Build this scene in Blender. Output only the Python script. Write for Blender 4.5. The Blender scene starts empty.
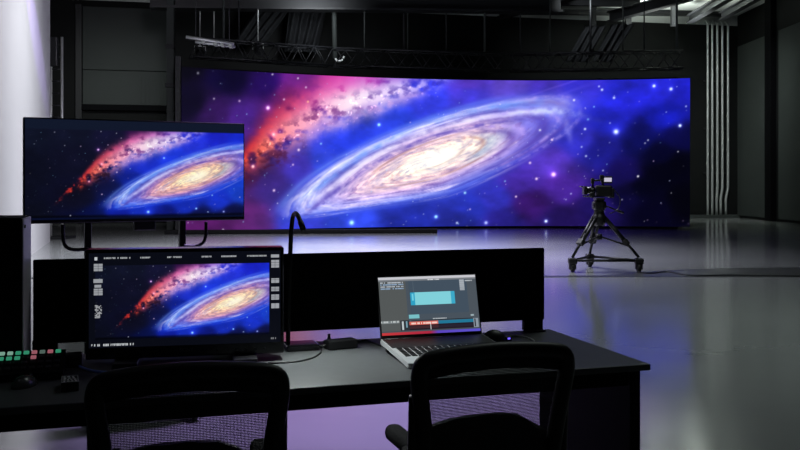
import bpy, bmesh, math, random
import numpy as np
from mathutils import Vector, Matrix

random.seed(7)
C = bpy.context.scene.collection
PI = math.pi
F, HZ, CAM = 900.0, 182.0, 1.36      # focal length in pixels, horizon row, eye height


def at(px, py, Y):
    """world point seen at pixel (px,py) at depth Y"""
    return Vector(((px - 400) / F * Y, Y, CAM - (py - HZ) / F * Y))


# ------------------------------------------------------------------ materials
def s2l(c):
    return tuple(((v / 255) / 12.92 if v / 255 <= .04045 else ((v / 255 + .055) / 1.055) ** 2.4) for v in c)


def mat(name, rgb, rough=.5, metal=0, spec=.5, emit=None, estr=1, noise=0, nscale=8, bump=0, coat=0):
    m = bpy.data.materials.new(name)
    m.use_nodes = True
    nt = m.node_tree
    b = nt.nodes['Principled BSDF']
    col = (*rgb, 1)
    b.inputs['Base Color'].default_value = col
    b.inputs['Roughness'].default_value = rough
    b.inputs['Metallic'].default_value = metal
    b.inputs['Specular IOR Level'].default_value = spec
    b.inputs['Coat Weight'].default_value = coat
    if emit:
        b.inputs['Emission Color'].default_value = (*emit, 1)
        b.inputs['Emission Strength'].default_value = estr
    if noise or bump:
        tc = nt.nodes.new('ShaderNodeTexCoord')
        n = nt.nodes.new('ShaderNodeTexNoise')
        n.inputs['Scale'].default_value = nscale
        n.inputs['Detail'].default_value = 5
        nt.links.new(tc.outputs['Object'], n.inputs['Vector'])
        if noise:
            r = nt.nodes.new('ShaderNodeMix')
            r.data_type = 'RGBA'
            r.inputs['A'].default_value = (*[max(0, v * (1 - noise)) for v in rgb], 1)
            r.inputs['B'].default_value = (*[min(1, v * (1 + noise)) for v in rgb], 1)
            nt.links.new(n.outputs['Fac'], r.inputs['Factor'])
            nt.links.new(r.outputs['Result'], b.inputs['Base Color'])
        if bump:
            bp = nt.nodes.new('ShaderNodeBump')
            bp.inputs['Strength'].default_value = bump
            bp.inputs['Distance'].default_value = .01
            nt.links.new(n.outputs['Fac'], bp.inputs['Height'])
            nt.links.new(bp.outputs['Normal'], b.inputs['Normal'])
    return m


M = {}
M['black'] = mat('black_plastic', (.006, .006, .007), .45, noise=.2)
M['black_gloss'] = mat('black_gloss_plastic', (.006, .006, .008), .22)
M['black_metal'] = mat('black_metal', (.009, .009, .011), .4, metal=.3)
M['rig'] = mat('rigging_black', (.012, .013, .015), .5)
M['chair'] = mat('chair_black', (.003, .003, .0035), .45, spec=.3)
M['fabric'] = mat('chair_fabric', (.005, .005, .006), .9, spec=.15, noise=.4, nscale=120, bump=.2)
M['case'] = mat('case_black', (.003, .003, .004), .7, spec=.2)
M['case_side'] = mat('case_side_lilac_light', (.80, .73, .84), .45)  # pale lilac colour carries the galaxy wall's light on this side
M['desk'] = mat('desk_laminate', (.085, .09, .093), .5, spec=.2, noise=.12, nscale=30)
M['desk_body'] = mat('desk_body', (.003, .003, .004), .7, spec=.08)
M['felt'] = mat('panel_felt', (.004, .004, .005), .95, spec=.1, noise=.3, nscale=90)
M['silver'] = mat('silver_aluminium', (.45, .46, .47), .38, metal=.9)
M['deck'] = mat('laptop_deck', (.55, .56, .58), .4, metal=.35)
M['galv'] = mat('galvanised_pipe', (.62, .64, .63), .42, metal=.55, noise=.15, nscale=3)
M['wallblack'] = mat('dark_wall', (.007, .0078, .0078), .7, spec=.2, noise=.35, nscale=.6)
M['wallpanel'] = mat('dark_panel', (.05, .058, .055), .6, spec=.25, noise=.25, nscale=.5)
M['white_wall'] = mat('white_wall', (.62, .62, .62), .65, spec=.2, noise=.05, nscale=.8)
M['ceil_white'] = mat('ceiling_white', (.62, .66, .62), .8, noise=.2, nscale=.5)
M['drape'] = mat('dark_drape', (.05, .053, .058), .85, spec=.15, noise=.4, nscale=1.2)
M['key_dark'] = mat('key_dark', (.05, .05, .055), .5)
M['key_green'] = mat('key_green_lit', (.1, .3, .2), .5, emit=s2l((70, 190, 145)), estr=.42)
M['key_white'] = mat('key_white_lit', (.3, .35, .3), .5, emit=s2l((170, 225, 200)), estr=.42)
M['key_pink'] = mat('key_pink_lit', (.35, .2, .2), .5, emit=s2l((215, 125, 140)), estr=.42)
M['key_dim'] = mat('key_dim_lit', (.1, .1, .1), .5, emit=s2l((105, 130, 120)), estr=.5)
M['blue_cable'] = mat('blue_cable', (.22, .36, .95), .3)
M['blue_led'] = mat('blue_led', (.1, .1, .4), .4, emit=s2l((110, 90, 255)), estr=1.6)
M['lettering'] = mat('grey_lettering', (.85, .86, .87), .6)
M['logo'] = mat('logo_grey', (.16, .16, .17), .5)
M['clear'] = mat('pale_plastic', (.28, .28, .3), .3)
M['glass'] = mat('lens_glass', (.01, .01, .02), .05, coat=1)
M['lcd'] = mat('camera_lcd', (.1, .1, .1), .3, emit=s2l((190, 185, 205)), estr=1.0)
M['fixture'] = mat('grey_fixture', (.40, .42, .40), .5)
M['bulb'] = mat('lamp_bulb', (.8, .8, .8), .4, emit=(1, 1, 1), estr=1)


def floor_material():
    m = bpy.data.materials.new('polished_floor')
    m.use_nodes = True
    nt = m.node_tree
    b = nt.nodes['Principled BSDF']
    tc = nt.nodes.new('ShaderNodeTexCoord')
    n = nt.nodes.new('ShaderNodeTexNoise')
    n.inputs['Scale'].default_value = .35
    n.inputs['Detail'].default_value = 6
    n.inputs['Roughness'].default_value = .6
    nt.links.new(tc.outputs['Object'], n.inputs['Vector'])
    mx = nt.nodes.new('ShaderNodeMix')
    mx.data_type = 'RGBA'
    mx.inputs['A'].default_value = (.20, .21, .21, 1)
    mx.inputs['B'].default_value = (.27, .28, .28, 1)
    nt.links.new(n.outputs['Fac'], mx.inputs['Factor'])
    nt.links.new(mx.outputs['Result'], b.inputs['Base Color'])
    mr = nt.nodes.new('ShaderNodeMapRange')
    mr.inputs['From Min'].default_value = .3
    mr.inputs['From Max'].default_value = .7
    mr.inputs['To Min'].default_value = .11
    mr.inputs['To Max'].default_value = .19
    nt.links.new(n.outputs['Fac'], mr.inputs['Value'])
    nt.links.new(mr.outputs['Result'], b.inputs['Roughness'])
    b.inputs['IOR'].default_value = 2.0
    n2 = nt.nodes.new('ShaderNodeTexNoise')
    n2.inputs['Scale'].default_value = 1.6
    n2.inputs['Detail'].default_value = 3
    nt.links.new(tc.outputs['Object'], n2.inputs['Vector'])
    bp = nt.nodes.new('ShaderNodeBump')
    bp.inputs['Strength'].default_value = .06
    bp.inputs['Distance'].default_value = .02
    nt.links.new(n2.outputs['Fac'], bp.inputs['Height'])
    nt.links.new(bp.outputs['Normal'], b.inputs['Normal'])
    return m


M['floor'] = floor_material()


def mesh_fabric():
    m = bpy.data.materials.new('chair_mesh_net')
    m.use_nodes = True
    nt = m.node_tree
    out = nt.nodes['Material Output']
    b = nt.nodes['Principled BSDF']
    b.inputs['Base Color'].default_value = (.004, .004, .0045, 1)
    b.inputs['Roughness'].default_value = .6
    tc = nt.nodes.new('ShaderNodeTexCoord')
    mp = nt.nodes.new('ShaderNodeMapping')
    mp.inputs['Scale'].default_value = (290, 0, 240)
    nt.links.new(tc.outputs['Object'], mp.inputs['Vector'])
    v = nt.nodes.new('ShaderNodeTexVoronoi')
    v.inputs['Scale'].default_value = 1
    v.inputs['Randomness'].default_value = .12
    nt.links.new(mp.outputs['Vector'], v.inputs['Vector'])
    th = nt.nodes.new('ShaderNodeMath')
    th.operation = 'LESS_THAN'
    th.inputs[1].default_value = .32
    nt.links.new(v.outputs['Distance'], th.inputs[0])
    tr = nt.nodes.new('ShaderNodeBsdfTransparent')
    mx = nt.nodes.new('ShaderNodeMixShader')
    nt.links.new(th.outputs[0], mx.inputs[0])
    nt.links.new(b.outputs[0], mx.inputs[1])
    nt.links.new(tr.outputs[0], mx.inputs[2])
    nt.links.new(mx.outputs[0], out.inputs['Surface'])
    return m


M['net'] = mesh_fabric()


def screen_material(name, strength, rough=.25, spec=.3):
    """a lit display: the picture sits in the pixel colours of the panel itself"""
    m = bpy.data.materials.new(name)
    m.use_nodes = True
    nt = m.node_tree
    b = nt.nodes['Principled BSDF']
    b.inputs['Base Color'].default_value = (.004, .004, .006, 1)
    b.inputs['Roughness'].default_value = rough
    b.inputs['Specular IOR Level'].default_value = spec
    a = nt.nodes.new('ShaderNodeVertexColor')
    a.layer_name = 'picture'
    nt.links.new(a.outputs['Color'], b.inputs['Emission Color'])
    b.inputs['Emission Strength'].default_value = strength
    return m


M['led'] = screen_material('led_wall_picture', 1.15, .6, .1)
M['tv'] = screen_material('television_picture', 1.0, .3, .25)
M['mon'] = screen_material('monitor_picture', 1.0, .35, .2)
M['lap'] = screen_material('laptop_picture', 1.0, .4, .2)


# ------------------------------------------------------------------ mesh helpers
def BM():
    return bmesh.new()


def add_box(bm, c, s, rot=None, bev=0, seg=2):
    mtx = Matrix.Translation(Vector(c))
    if rot is not None:
        mtx = mtx @ (rot if isinstance(rot, Matrix) else Matrix.Rotation(rot, 4, 'Z'))
    r = bmesh.ops.create_cube(bm, size=1, matrix=mtx @ Matrix.Diagonal((*s, 1)))
    if bev:
        es = {e for v in r['verts'] for e in v.link_edges}
        bmesh.ops.bevel(bm, geom=list(es), offset=bev, segments=seg, affect='EDGES', profile=.5)


def add_tube(bm, pts, r, n=10, closed=False, flat=None):
    """tube along a polyline; flat=(ra, rb, ref) gives an elliptical section"""
    pts = [Vector(p) for p in pts]
    N = len(pts)
    rings = []
    up = None
    for i, p in enumerate(pts):
        if closed:
            d = pts[(i + 1) % N] - pts[i - 1]
        else:
            d = pts[min(i + 1, N - 1)] - pts[max(i - 1, 0)]
        d.normalize()
        if flat:
            ref = Vector(flat[2])
            a = (ref - d * ref.dot(d)).normalized()
        else:
            if up is None:
                up = Vector((0, 0, 1)) if abs(d.z) < .9 else Vector((0, 1, 0))
            a = (up - d * up.dot(d)).normalized()
            up = a
        b = d.cross(a)
        ra, rb = (flat[0], flat[1]) if flat else ((r[i], r[i]) if isinstance(r, (list, tuple)) else (r, r))
        rings.append([bm.verts.new(p + a * math.cos(2 * PI * k / n) * ra + b * math.sin(2 * PI * k / n) * rb) for k in range(n)])
    for i in range(N if closed else N - 1):
        A, B = rings[i], rings[(i + 1) % N]
        for k in range(n):
            f = bm.faces.new((A[k], A[(k + 1) % n], B[(k + 1) % n], B[k]))
            f.smooth = True
    if not closed:
        bm.faces.new(rings[0][::-1])
        bm.faces.new(rings[-1])


def add_lathe(bm, prof, n=20, mtx=Matrix()):
    rings = []
    for r, z in prof:
        rings.append([bm.verts.new(mtx @ Vector((max(r, 1e-4) * math.cos(2 * PI * k / n), max(r, 1e-4) * math.sin(2 * PI * k / n), z))) for k in range(n)])
    for A, B in zip(rings, rings[1:]):
        for k in range(n):
            f = bm.faces.new((A[k], A[(k + 1) % n], B[(k + 1) % n], B[k]))
            f.smooth = True
    bm.faces.new(rings[0][::-1])
    bm.faces.new(rings[-1])


def add_prism(bm, pts, v):
    """pts: closed planar loop, extruded along v"""
    a = [bm.verts.new(Vector(p)) for p in pts]
    b = [bm.verts.new(Vector(p) + Vector(v)) for p in pts]
    bm.faces.new(a[::-1])
    bm.faces.new(b)
    n = len(a)
    for i in range(n):
        bm.faces.new((a[i], a[(i + 1) % n], b[(i + 1) % n], b[i]))


def smooth_path(pts, sub=8, closed=False):
    """Catmull-Rom through pts"""
    pts = [Vector(p) for p in pts]
    N = len(pts)
    out = []
    rng = range(N) if closed else range(N - 1)
    for i in rng:
        g = (lambda j: pts[j % N]) if closed else (lambda j: pts[max(0, min(N - 1, j))])
        p0, p1, p2, p3 = g(i - 1), g(i), g(i + 1), g(i + 2)
        for k in range(sub):
            t = k / sub
            out.append(.5 * ((2 * p1) + (p2 - p0) * t + (2 * p0 - 5 * p1 + 4 * p2 - p3) * t * t + (3 * p1 - p0 - 3 * p2 + p3) * t ** 3))
    if not closed:
        out.append(pts[-1])
    return out


def obj(name, bm, m, parent=None, label=None):
    bmesh.ops.recalc_face_normals(bm, faces=bm.faces[:])
    me = bpy.data.meshes.new(name)
    bm.to_mesh(me)
    bm.free()
    o = bpy.data.objects.new(name, me)
    me.materials.append(m)
    C.objects.link(o)
    if parent:
        o.parent = parent
    if label:
        o['label'] = label
    return o


def tag(o, label, cat, group=None):
    o['label'] = label
    o['category'] = cat
    if group:
        o['group'] = group
    return o


def thing(name, label, cat, loc=(0, 0, 0), rotz=0, group=None):
    o = bpy.data.objects.new(name, None)
    o.empty_display_size = .1
    C.objects.link(o)
    o.location = loc
    o.rotation_euler = (0, 0, rotz)
    return tag(o, label, cat, group)


def struct(name, bm, m, parent=None):
    o = obj(name, bm, m, parent)
    if not parent:
        o['kind'] = 'structure'
    return o


def screen_mesh(name, pos, img, m, parent):
    """pos: (H,W,3) vertices, img: (H,W,3) linear colours of the lit pixels"""
    H, W = img.shape[:2]
    me = bpy.data.meshes.new(name)
    me.vertices.add(H * W)
    me.vertices.foreach_set('co', pos.reshape(-1).astype(np.float32))
    idx = np.arange(H * W).reshape(H, W)
    q = np.stack([idx[1:, :-1], idx[1:, 1:], idx[:-1, 1:], idx[:-1, :-1]], -1).reshape(-1, 4)
    nf = len(q)
    me.loops.add(nf * 4)
    me.loops.foreach_set('vertex_index', q.reshape(-1).astype(np.int32))
    me.polygons.add(nf)
    me.polygons.foreach_set('loop_start', np.arange(0, nf * 4, 4, dtype=np.int32))
    me.update(calc_edges=True)
    ca = me.color_attributes.new('picture', 'FLOAT_COLOR', 'POINT')
    ca.data.foreach_set('color', np.concatenate([img, np.ones((H, W, 1))], -1).reshape(-1).astype(np.float32))
    me.materials.append(m)
    o = bpy.data.objects.new(name, me)
    C.objects.link(o)
    o.parent = parent
    return o


# ------------------------------------------------------------------ the galaxy picture shown on the displays
_tab = np.random.RandomState(11).rand(65536)


def _h(x, y, z):
    return _tab[(x * 7919 + y * 104729 + z * 15485863 + (x * y) * 31 + (y * z) * 17) & 65535]


def vnoise(x, y, z=0.0):
    x, y, z = np.broadcast_arrays(np.asarray(x, float), np.asarray(y, float), np.asarray(z, float))
    xi, yi, zi = np.floor(x).astype(np.int64), np.floor(y).astype(np.int64), np.floor(z).astype(np.int64)
    fx, fy, fz = x - xi, y - yi, z - zi
    fx, fy, fz = [f * f * (3 - 2 * f) for f in (fx, fy, fz)]
    r = 0
    for a in (0, 1):
        for b in (0, 1):
            for c in (0, 1):
                w = (fx if a else 1 - fx) * (fy if b else 1 - fy) * (fz if c else 1 - fz)
                r = r + w * _h(xi + a, yi + b, zi + c)
    return r


def fbm(x, y, z=0.0, o=4):
    r, a, t = 0, .5, 0
    for i in range(o):
        r = r + a * vnoise(x * 2 ** i + 13.7 * i, y * 2 ** i + 5.1 * i, np.asarray(z) * 2 ** i + 3.3 * i)
        t += a
        a *= .5
    return r / t


def sstep(a, b, x):
    t = np.clip((x - a) / (b - a), 0, 1)
    return t * t * (3 - 2 * t)


def ramp(x, stops):
    xs = [s[0] for s in stops]
    return np.stack([np.interp(x, xs, [s[1][k] for s in stops]) for k in range(3)], -1)


def mixc(a, b, w):
    return a * (1 - w[..., None]) + np.asarray(b, float) * w[..., None]


BG_LED = [(185, 70, (3, 2, 14)), (190, 110, (8, 4, 30)), (230, 85, (8, 3, 40)), (215, 120, (45, 18, 80)), (245, 120, (62, 28, 118)),
          (265, 88, (30, 8, 78)), (265, 125, (72, 26, 98)), (300, 85, (92, 28, 118)), (290, 100, (90, 24, 100)), (345, 79, (190, 50, 160)),
          (250, 175, (60, 22, 70)), (270, 185, (50, 30, 105)), (300, 170, (58, 44, 160)), (250, 222, (92, 30, 100)), (215, 228, (80, 22, 90)),
          (300, 222, (46, 52, 176)), (325, 165, (44, 62, 200)), (345, 145, (34, 54, 208)), (390, 122, (40, 62, 216)), (430, 97, (48, 56, 212)),
          (470, 92, (62, 52, 196)), (470, 83, (80, 52, 180)), (510, 88, (92, 66, 190)), (545, 90, (70, 46, 178)), (580, 88, (48, 38, 180)),
          (620, 100, (32, 34, 190)), (660, 90, (34, 36, 198)), (685, 90, (30, 32, 192)), (665, 115, (22, 28, 172)), (610, 120, (28, 32, 172)),
          (600, 150, (24, 24, 120)), (640, 140, (10, 12, 74)), (680, 138, (8, 8, 60)), (625, 175, (18, 12, 76)), (660, 175, (2, 2, 16)), (645, 190, (3, 3, 22)), (660, 155, (4, 4, 32)), (680, 165, (2, 2, 14)), (625, 200, (8, 6, 40)),
          (685, 200, (2, 2, 10)), (650, 215, (4, 3, 24)), (600, 210, (26, 16, 84)), (560, 190, (70, 36, 150)), (550, 165, (78, 50, 176)),
          (530, 205, (54, 22, 104)), (560, 225, (28, 16, 76)), (500, 225, (34, 28, 118)), (520, 185, (64, 38, 152)), (460, 225, (30, 36, 130)),
          (410, 226, (34, 46, 170)), (350, 226, (44, 66, 208)), (580, 140, (44, 42, 170)), (495, 200, (44, 44, 165)), (470, 210, (34, 44, 160))]
BG_TV = [(150, 80, (15, 19, 36)), (150, 150, (11, 13, 28)), (150, 230, (10, 12, 26)), (230, 80, (16, 19, 38)), (240, 130, (14, 15, 34)),
         (290, 85, (18, 18, 44)), (240, 200, (12, 12, 28)), (260, 228, (8, 12, 50)), (290, 190, (14, 16, 50)), (300, 225, (14, 24, 130)),
         (330, 165, (16, 30, 130)), (340, 80, (40, 14, 60)), (345, 145, (26, 44, 190)), (390, 122, (30, 56, 220)), (430, 97, (36, 50, 210)),
         (480, 85, (26, 34, 190)), (510, 90, (24, 40, 200)), (420, 215, (22, 44, 180)), (480, 205, (24, 48, 190)), (500, 228, (12, 16, 60)),
         (440, 232, (12, 18, 70)), (380, 232, (14, 24, 120)), (515, 190, (24, 60, 190)), (340, 226, (22, 46, 190))]
STARS = [(616, 132, 2.5, 1.0, 'b'), (654, 85.5, 1.5, 1.0, 'b'), (671, 89, 1.6, .95, 'b'), (602, 88.5, 1.3, .85, 'b'), (599, 85, 1, .7, 'b'),
         (614, 97, 1.3, .85, 'b'), (574, 99, 1.2, .8, 'w'), (680, 126.5, 1.5, 1, 'b'), (686, 107, 1.0, .6, 'b'), (585, 129, 1.2, .9, 'b'),
         (552, 140, 1.3, .9, 'p'), (610, 123, .9, .5, 'b'), (553.5, 176, 2.2, 1, 'p'), (536.5, 180.5, 1.4, .9, 'p'), (546, 224.5, 1.5, 1, 'b'),
         (638, 178, 1.1, .85, 'w'), (586, 157, 1.1, .7, 'b'), (581.6, 147.5, 1, .6, 'b'), (603, 172, .9, .6, 'b'), (530, 164, 1.3, .8, 'p'),
         (351.7, 224.5, 2.3, 1, 'c'), (436, 219.5, 1.6, .95, 'c'), (457, 226, 1.2, .8, 'b'), (465, 195, 1.4, .8, 'c'), (516, 199, 1.1, .8, 'p'),
         (470, 212, .9, .6, 'p'), (486, 226, 1.7, .7, 'b'), (268, 112.5, 1.8, .95, 'p'), (284, 103.7, 1, .7, 'p'), (272.5, 80, .9, .7, 'w'),
         (298, 82.5, .9, .7, 'w'), (306, 91, 1, .7, 'p'), (239.5, 107, 1.1, .6, 'p'), (214, 106, 1, .5, 'w'), (198, 83, 1.2, .45, 'w'),
         (273.6, 138, 1.5, .95, 'o'), (308, 105, 1.1, .8, 'o'), (379, 126, 1.5, .95, 'c'), (274, 192, 1.3, .8, 'p'), (223, 229, 1.1, .8, 'w'),
         (293, 167, 1, .7, 'p'), (298.7, 152.5, 1.3, .9, 'p'), (321, 146, 1, .7, 'c'), (253, 169, 1.6, .9, 'o'), (571, 196, .9, .6, 'b'),
         (566, 202, .8, .5, 'b'), (611, 198, .8, .5, 'w'), (622, 202, .8, .5, 'w'), (648, 141, .9, .6, 'w'), (645, 144, .9, .5, 'w'),
         (678, 153, .8, .6, 'w'), (505, 183, .9, .6, 'c'), (540, 130, 1.2, .7, 'w'), (594, 106, .9, .6, 'c'), (588, 119, 1.2, .5, 'c')]
SC = {'b': (205, 220, 255), 'w': (240, 240, 250), 'p': (240, 205, 245), 'c': (150, 220, 255), 'o': (255, 190, 150)}


def galaxy(x, y, tv=False):
    """colour (linear) of the galaxy picture; x 140..690, y 78..230"""
    pts = BG_TV if tv else BG_LED
    wsum, col = 0, 0
    for (a, b, c) in pts:
        w = 1 / (((x - a) ** 2 + (1.25 * (y - b)) ** 2) + 40) ** 2.3
        wsum = wsum + w
        col = col + w[..., None] * np.asarray(c, float)
    col = col / wsum[..., None]
    cl = fbm(x / 26, y / 17, 1.5)
    col = col * (1 + (.9 if not tv else .5) * (cl - .5))[..., None]
    # wisps near the top right
    wis = sstep(.55, .8, fbm((x + 2.0 * y) / 40, (y + .35 * x) / 5, 7.2)) * np.exp(-((x - 525) / 55) ** 2 - ((y + .3 * (x - 525) - 92) / 12) ** 2)
    col = col + wis[..., None] * np.array((90, 70, 70.))
    # ---------------- red / pink dust band
    bx = [140, 190, 215, 245, 262, 290, 320, 350, 390, 430, 470]
    by = [262, 216, 192, 167, 151, 131, 113, 102, 91.5, 82, 73]
    yc = np.interp(x, bx, by) + 5 * (fbm(x / 14, 0 * y, 3.3) - .5)
    w = np.interp(x, [190, 215, 245, 265, 290, 340, 390, 430, 465], [3, 6, 12, 19, 23, 23, 17, 12, 4])
    dv = (y - yc) / w
    n1 = fbm(x / 9, y / 7.5, 2.2, 5)
    n2 = fbm(x / 5, y / 4, 9.1, 4)
    along = sstep(190, 225, x) * (1 - sstep(435, 470, x))
    # upper red / magenta edge
    edge = np.exp(-((dv + .6) / np.where(dv < -.6, .85 if not tv else .45, .5)) ** 2) * along
    ec = ramp(x, [(190, (170, 25, 30)), (250, (186, 40, 58)), (280, (205, 50, 88)), (312, (210, 60, 132)), (340, (212, 70, 165)), (380, (170, 80, 190)), (430, (70, 60, 200))])
    clump = 1 - (1 - sstep(.40, .56, fbm(x / 8, y / 8, 7.7, 3))) * (1 - sstep(225, 262, x))
    edge = edge * clump
    ea = edge * np.clip(.75 + 1.1 * (n1 - .5), 0, 1)
    col = mixc(col, 0, np.zeros_like(ea)) * (1 - ea)[..., None] + ec * ea[..., None]
    core = np.exp(-((dv - .1) / .75) ** 2) * along * sstep(.28, .58, n1 + .12 * np.exp(-((x - 345) / 60) ** 2))
    cc = ramp(x, [(190, (190, 30, 30)), (245, (225, 70, 50)), (268, (238, 115, 105)), (295, (246, 155, 175)), (325, (246, 182, 214)), (350, (245, 222, 235)), (400, (215, 195, 245)), (430, (150, 140, 240)), (460, (80, 80, 220))])
    ca = np.clip(core * 1.05 * clump, 0, 1)
    col = col * (1 - ca)[..., None] + cc * ca[..., None]
    lav = np.exp(-((dv - .75) / .38) ** 2) * sstep(285, 330, x) * (1 - sstep(400, 440, x)) * np.clip(.3 + 1.3 * (n2 - .35), 0, 1)
    col = mixc(col, (205, 165, 225), np.clip(lav, 0, .8))
    dark = sstep(.48, .72, fbm(x / 7, y / 5.5, 9.1, 5)) * np.exp(-((dv - .22) / .5) ** 2) * along
    dc = ramp(x, [(200, (25, 5, 15)), (260, (70, 15, 38)), (320, (105, 35, 110)), (400, (80, 60, 165)), (440, (50, 45, 170))])
    da = np.clip(dark * .72, 0, 1)
    col = col * (1 - da)[..., None] + dc * da[..., None]
    low = sstep(.45, .65, fbm(x / 8, y / 6, 4.4)) * np.exp(-((dv - 1.0) / .45) ** 2) * (1 - sstep(270, 320, x)) * sstep(230, 255, x)
    col = mixc(col, (66, 16, 46) if not tv else (22, 8, 22), np.clip(low * .8, 0, 1))
    spk = sstep(.66, .8, fbm(x / 3, y / 3, 5.5, 2)) * np.exp(-((dv - .3) / .6) ** 2) * along
    col = col + spk[..., None] * np.array((110, 75, 60.))
    # ---------------- spiral galaxy
    cx, cy, th = 434, 160.5, math.radians(21)
    dx, dy = x - cx, y - cy
    p = (dx * math.cos(th) - dy * math.sin(th)) / 147
    q = (dx * math.sin(th) + dy * math.cos(th)) / 37.5
    q = np.where(q > 0, q * (1 + 1.1 * np.clip(-p, 0, 2) ** 1.3), q)
    r = np.hypot(p, q)
    ph = np.arctan2(q, p)
    sp = ph + 1.1 * np.log(r + .12)
    st = fbm(np.cos(sp) * 1.5 + 9, np.sin(sp) * 1.5 + 9, r * 10, 5)
    st2 = fbm(np.cos(sp) * 4.5 + 30, np.sin(sp) * 4.5 + 30, r * 26, 4)
    rr = r + .26 * (st - .5)
    disc = ramp(rr, [(0, (255, 253, 244)), (.16, (253, 246, 234)), (.30, (246, 222, 216)), (.48, (234, 200, 214)), (.64, (208, 178, 224)),
                     (.80, (182, 168, 234)), (.95, (150, 160, 240)), (1.1, (70, 90, 220)), (1.3, (44, 56, 200))])
    if tv:
        disc = ramp(rr, [(0, (255, 245, 215)), (.16, (250, 228, 190)), (.30, (240, 196, 165)), (.48, (226, 166, 170)), (.64, (176, 130, 190)),
                         (.80, (110, 110, 215)), (.95, (70, 110, 235)), (1.1, (30, 60, 220)), (1.3, (20, 40, 190))])
    # the right end of the disc thins out to violet
    right = sstep(.28, .85, p + .12 * q)
    alpha = (1 - sstep(.86, 1.22, rr)) * (1 - .74 * right)
    lower = sstep(.35, 1.0, q) * sstep(-.3, .25, p)
    alpha = alpha * (1 - .55 * lower)
    halo = np.exp(-np.clip(r - .95, 0, 9) * 5.5) * (1 - .8 * sstep(.2, .9, p) * sstep(-.2, .6, q))
    col = mixc(col, (58, 86, 232) if not tv else (20, 60, 235), np.clip(halo * .62, 0, 1))
    col = col * (1 - alpha)[..., None] + disc * alpha[..., None]
    # streaks of dust along the arms
    du = sstep(.53, .68, st2) * sstep(.14, .3, r) * (1 - sstep(.95, 1.1, r))
    dcol = ramp(r, [(0, (205, 165, 140)), (.3, (190, 140, 150)), (.6, (130, 95, 170)), (.9, (70, 70, 190))])
    da = np.clip(du * .5, 0, 1)
    col = col * (1 - da)[..., None] + dcol * da[..., None]
    li = sstep(.53, .72, fbm(np.cos(sp) * 3.2 + 50, np.sin(sp) * 3.2 + 50, r * 14, 4)) * sstep(.2, .4, r) * (1 - sstep(1.0, 1.15, r)) * (1 - .85 * right)
    col = mixc(col, (240, 222, 240), np.clip(li * .5, 0, 1))
    # dark lane and bright rim along the upper edge
    up = sstep(.12, -.30, q + .25 * np.clip(-p - .6, 0, 1))
    lane = np.exp(-((r - .80 - .03 * np.sin(5 * ph)) / .05) ** 2) * up * sstep(-1.05, -.8, p) * (1 - sstep(.62, .85, p)) * np.clip(.45 + 2.2 * (st - .42), 0, 1)
    col = mixc(col, (84, 70, 172), np.clip(lane * .85, 0, 1))
    rim = np.exp(-((r - .97) / .085) ** 2) * up * (1 - .45 * sstep(-.1, .6, p)) * np.clip(.55 + 1.6 * (st2 - .4), 0, 1)
    col = mixc(col, (232, 228, 252) if not tv else (180, 200, 250), np.clip(rim * .85, 0, 1))
    rim2 = np.exp(-((r - 1.12) / .06) ** 2) * up * (1 - sstep(.35, .75, p)) * np.clip(.3 + 1.4 * (st - .4), 0, 1)
    col = mixc(col, (110, 150, 242), np.clip(rim2 * .55, 0, 1))
    fine = fbm(np.cos(sp) * 5 + 70, np.sin(sp) * 5 + 70, r * 20, 4) * .75 + fbm(x / 4.5, y / 3, 3.9, 3) * .25
    tex = 1 + np.clip(alpha, 0, 1) * (1 - core * .8) * .95 * (fine - .5)
    col = col * np.stack([tex, tex, .5 + .5 * tex], -1)
    for rad, off, am in ((.62, 0, .8), (.82, .6, .7), (.98, 1.4, .6)):
        wv = r - rad - .10 * np.sin(ph * 1.6 + off)
        k = np.exp(-(wv / .035) ** 2) * sstep(.22, .5, p) * (1 - sstep(.95, 1.1, p)) * np.clip(2.6 * (fbm(x / 6, y / 6, 1.1 + off) - .33), 0, 1)
        col = mixc(col, (186, 160, 240), np.clip(k * am, 0, 1))
        k = np.exp(-((wv + .09) / .04) ** 2) * sstep(.22, .5, p) * (1 - sstep(.9, 1.05, p))
        col = mixc(col, (74, 48, 150), np.clip(k * am * .6, 0, 1))
    teal = np.exp(-((r - .42) / .10) ** 2) * sstep(.12, .3, p) * sstep(-.35, .1, q)
    col = mixc(col, (150, 196, 214), np.clip(teal * .4, 0, 1))
    # the long dark lane under the bright upper rim
    yl = np.interp(x, [292, 310, 330, 350, 370, 400, 430, 460, 490, 520, 550], [215, 204, 190, 175, 161, 144, 131, 122, 116, 112, 111]) + 2.2 * (fbm(x / 11, 0 * x, 8.8) - .5)
    on = sstep(296, 320, x) * (1 - sstep(525, 560, x))
    k = np.exp(-((y - yl - 7) / np.interp(x, [300, 380, 460, 550], [3.2, 3.4, 2.3, 1.8])) ** 2) * on * np.clip(.35 + 2.4 * (fbm(x / 8, y / 5, 6.1) - .36), 0, 1)
    col = mixc(col, (92, 76, 176), np.clip(k * .8, 0, 1))
    k = np.exp(-((y - yl) / np.interp(x, [300, 380, 450, 550], [3.8, 4.2, 3.2, 2.2])) ** 2) * on * np.clip(.5 + 1.8 * (fbm(x / 9, y / 6, 2.1) - .36), 0, 1)
    col = mixc(col, (236, 228, 250) if not tv else (205, 205, 250), np.clip(k * .85, 0, 1))
    k = np.exp(-((y - yl + 9) / 4.5) ** 2) * on * np.clip(.3 + 1.8 * (n1 - .36), 0, 1)
    col = mixc(col, (96, 150, 244), np.clip(k * .6, 0, 1))
    # bright arm on the right, and the inner hook
    a1 = np.exp(-((y - (110 + .0035 * (x - 545) ** 2)) / 4.0) ** 2 - ((x - 543) / 32) ** 2) * np.clip(.4 + 1.9 * (n2 - .35), 0, 1)
    col = mixc(col, (196, 206, 252), np.clip(a1 * .95, 0, 1))
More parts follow.
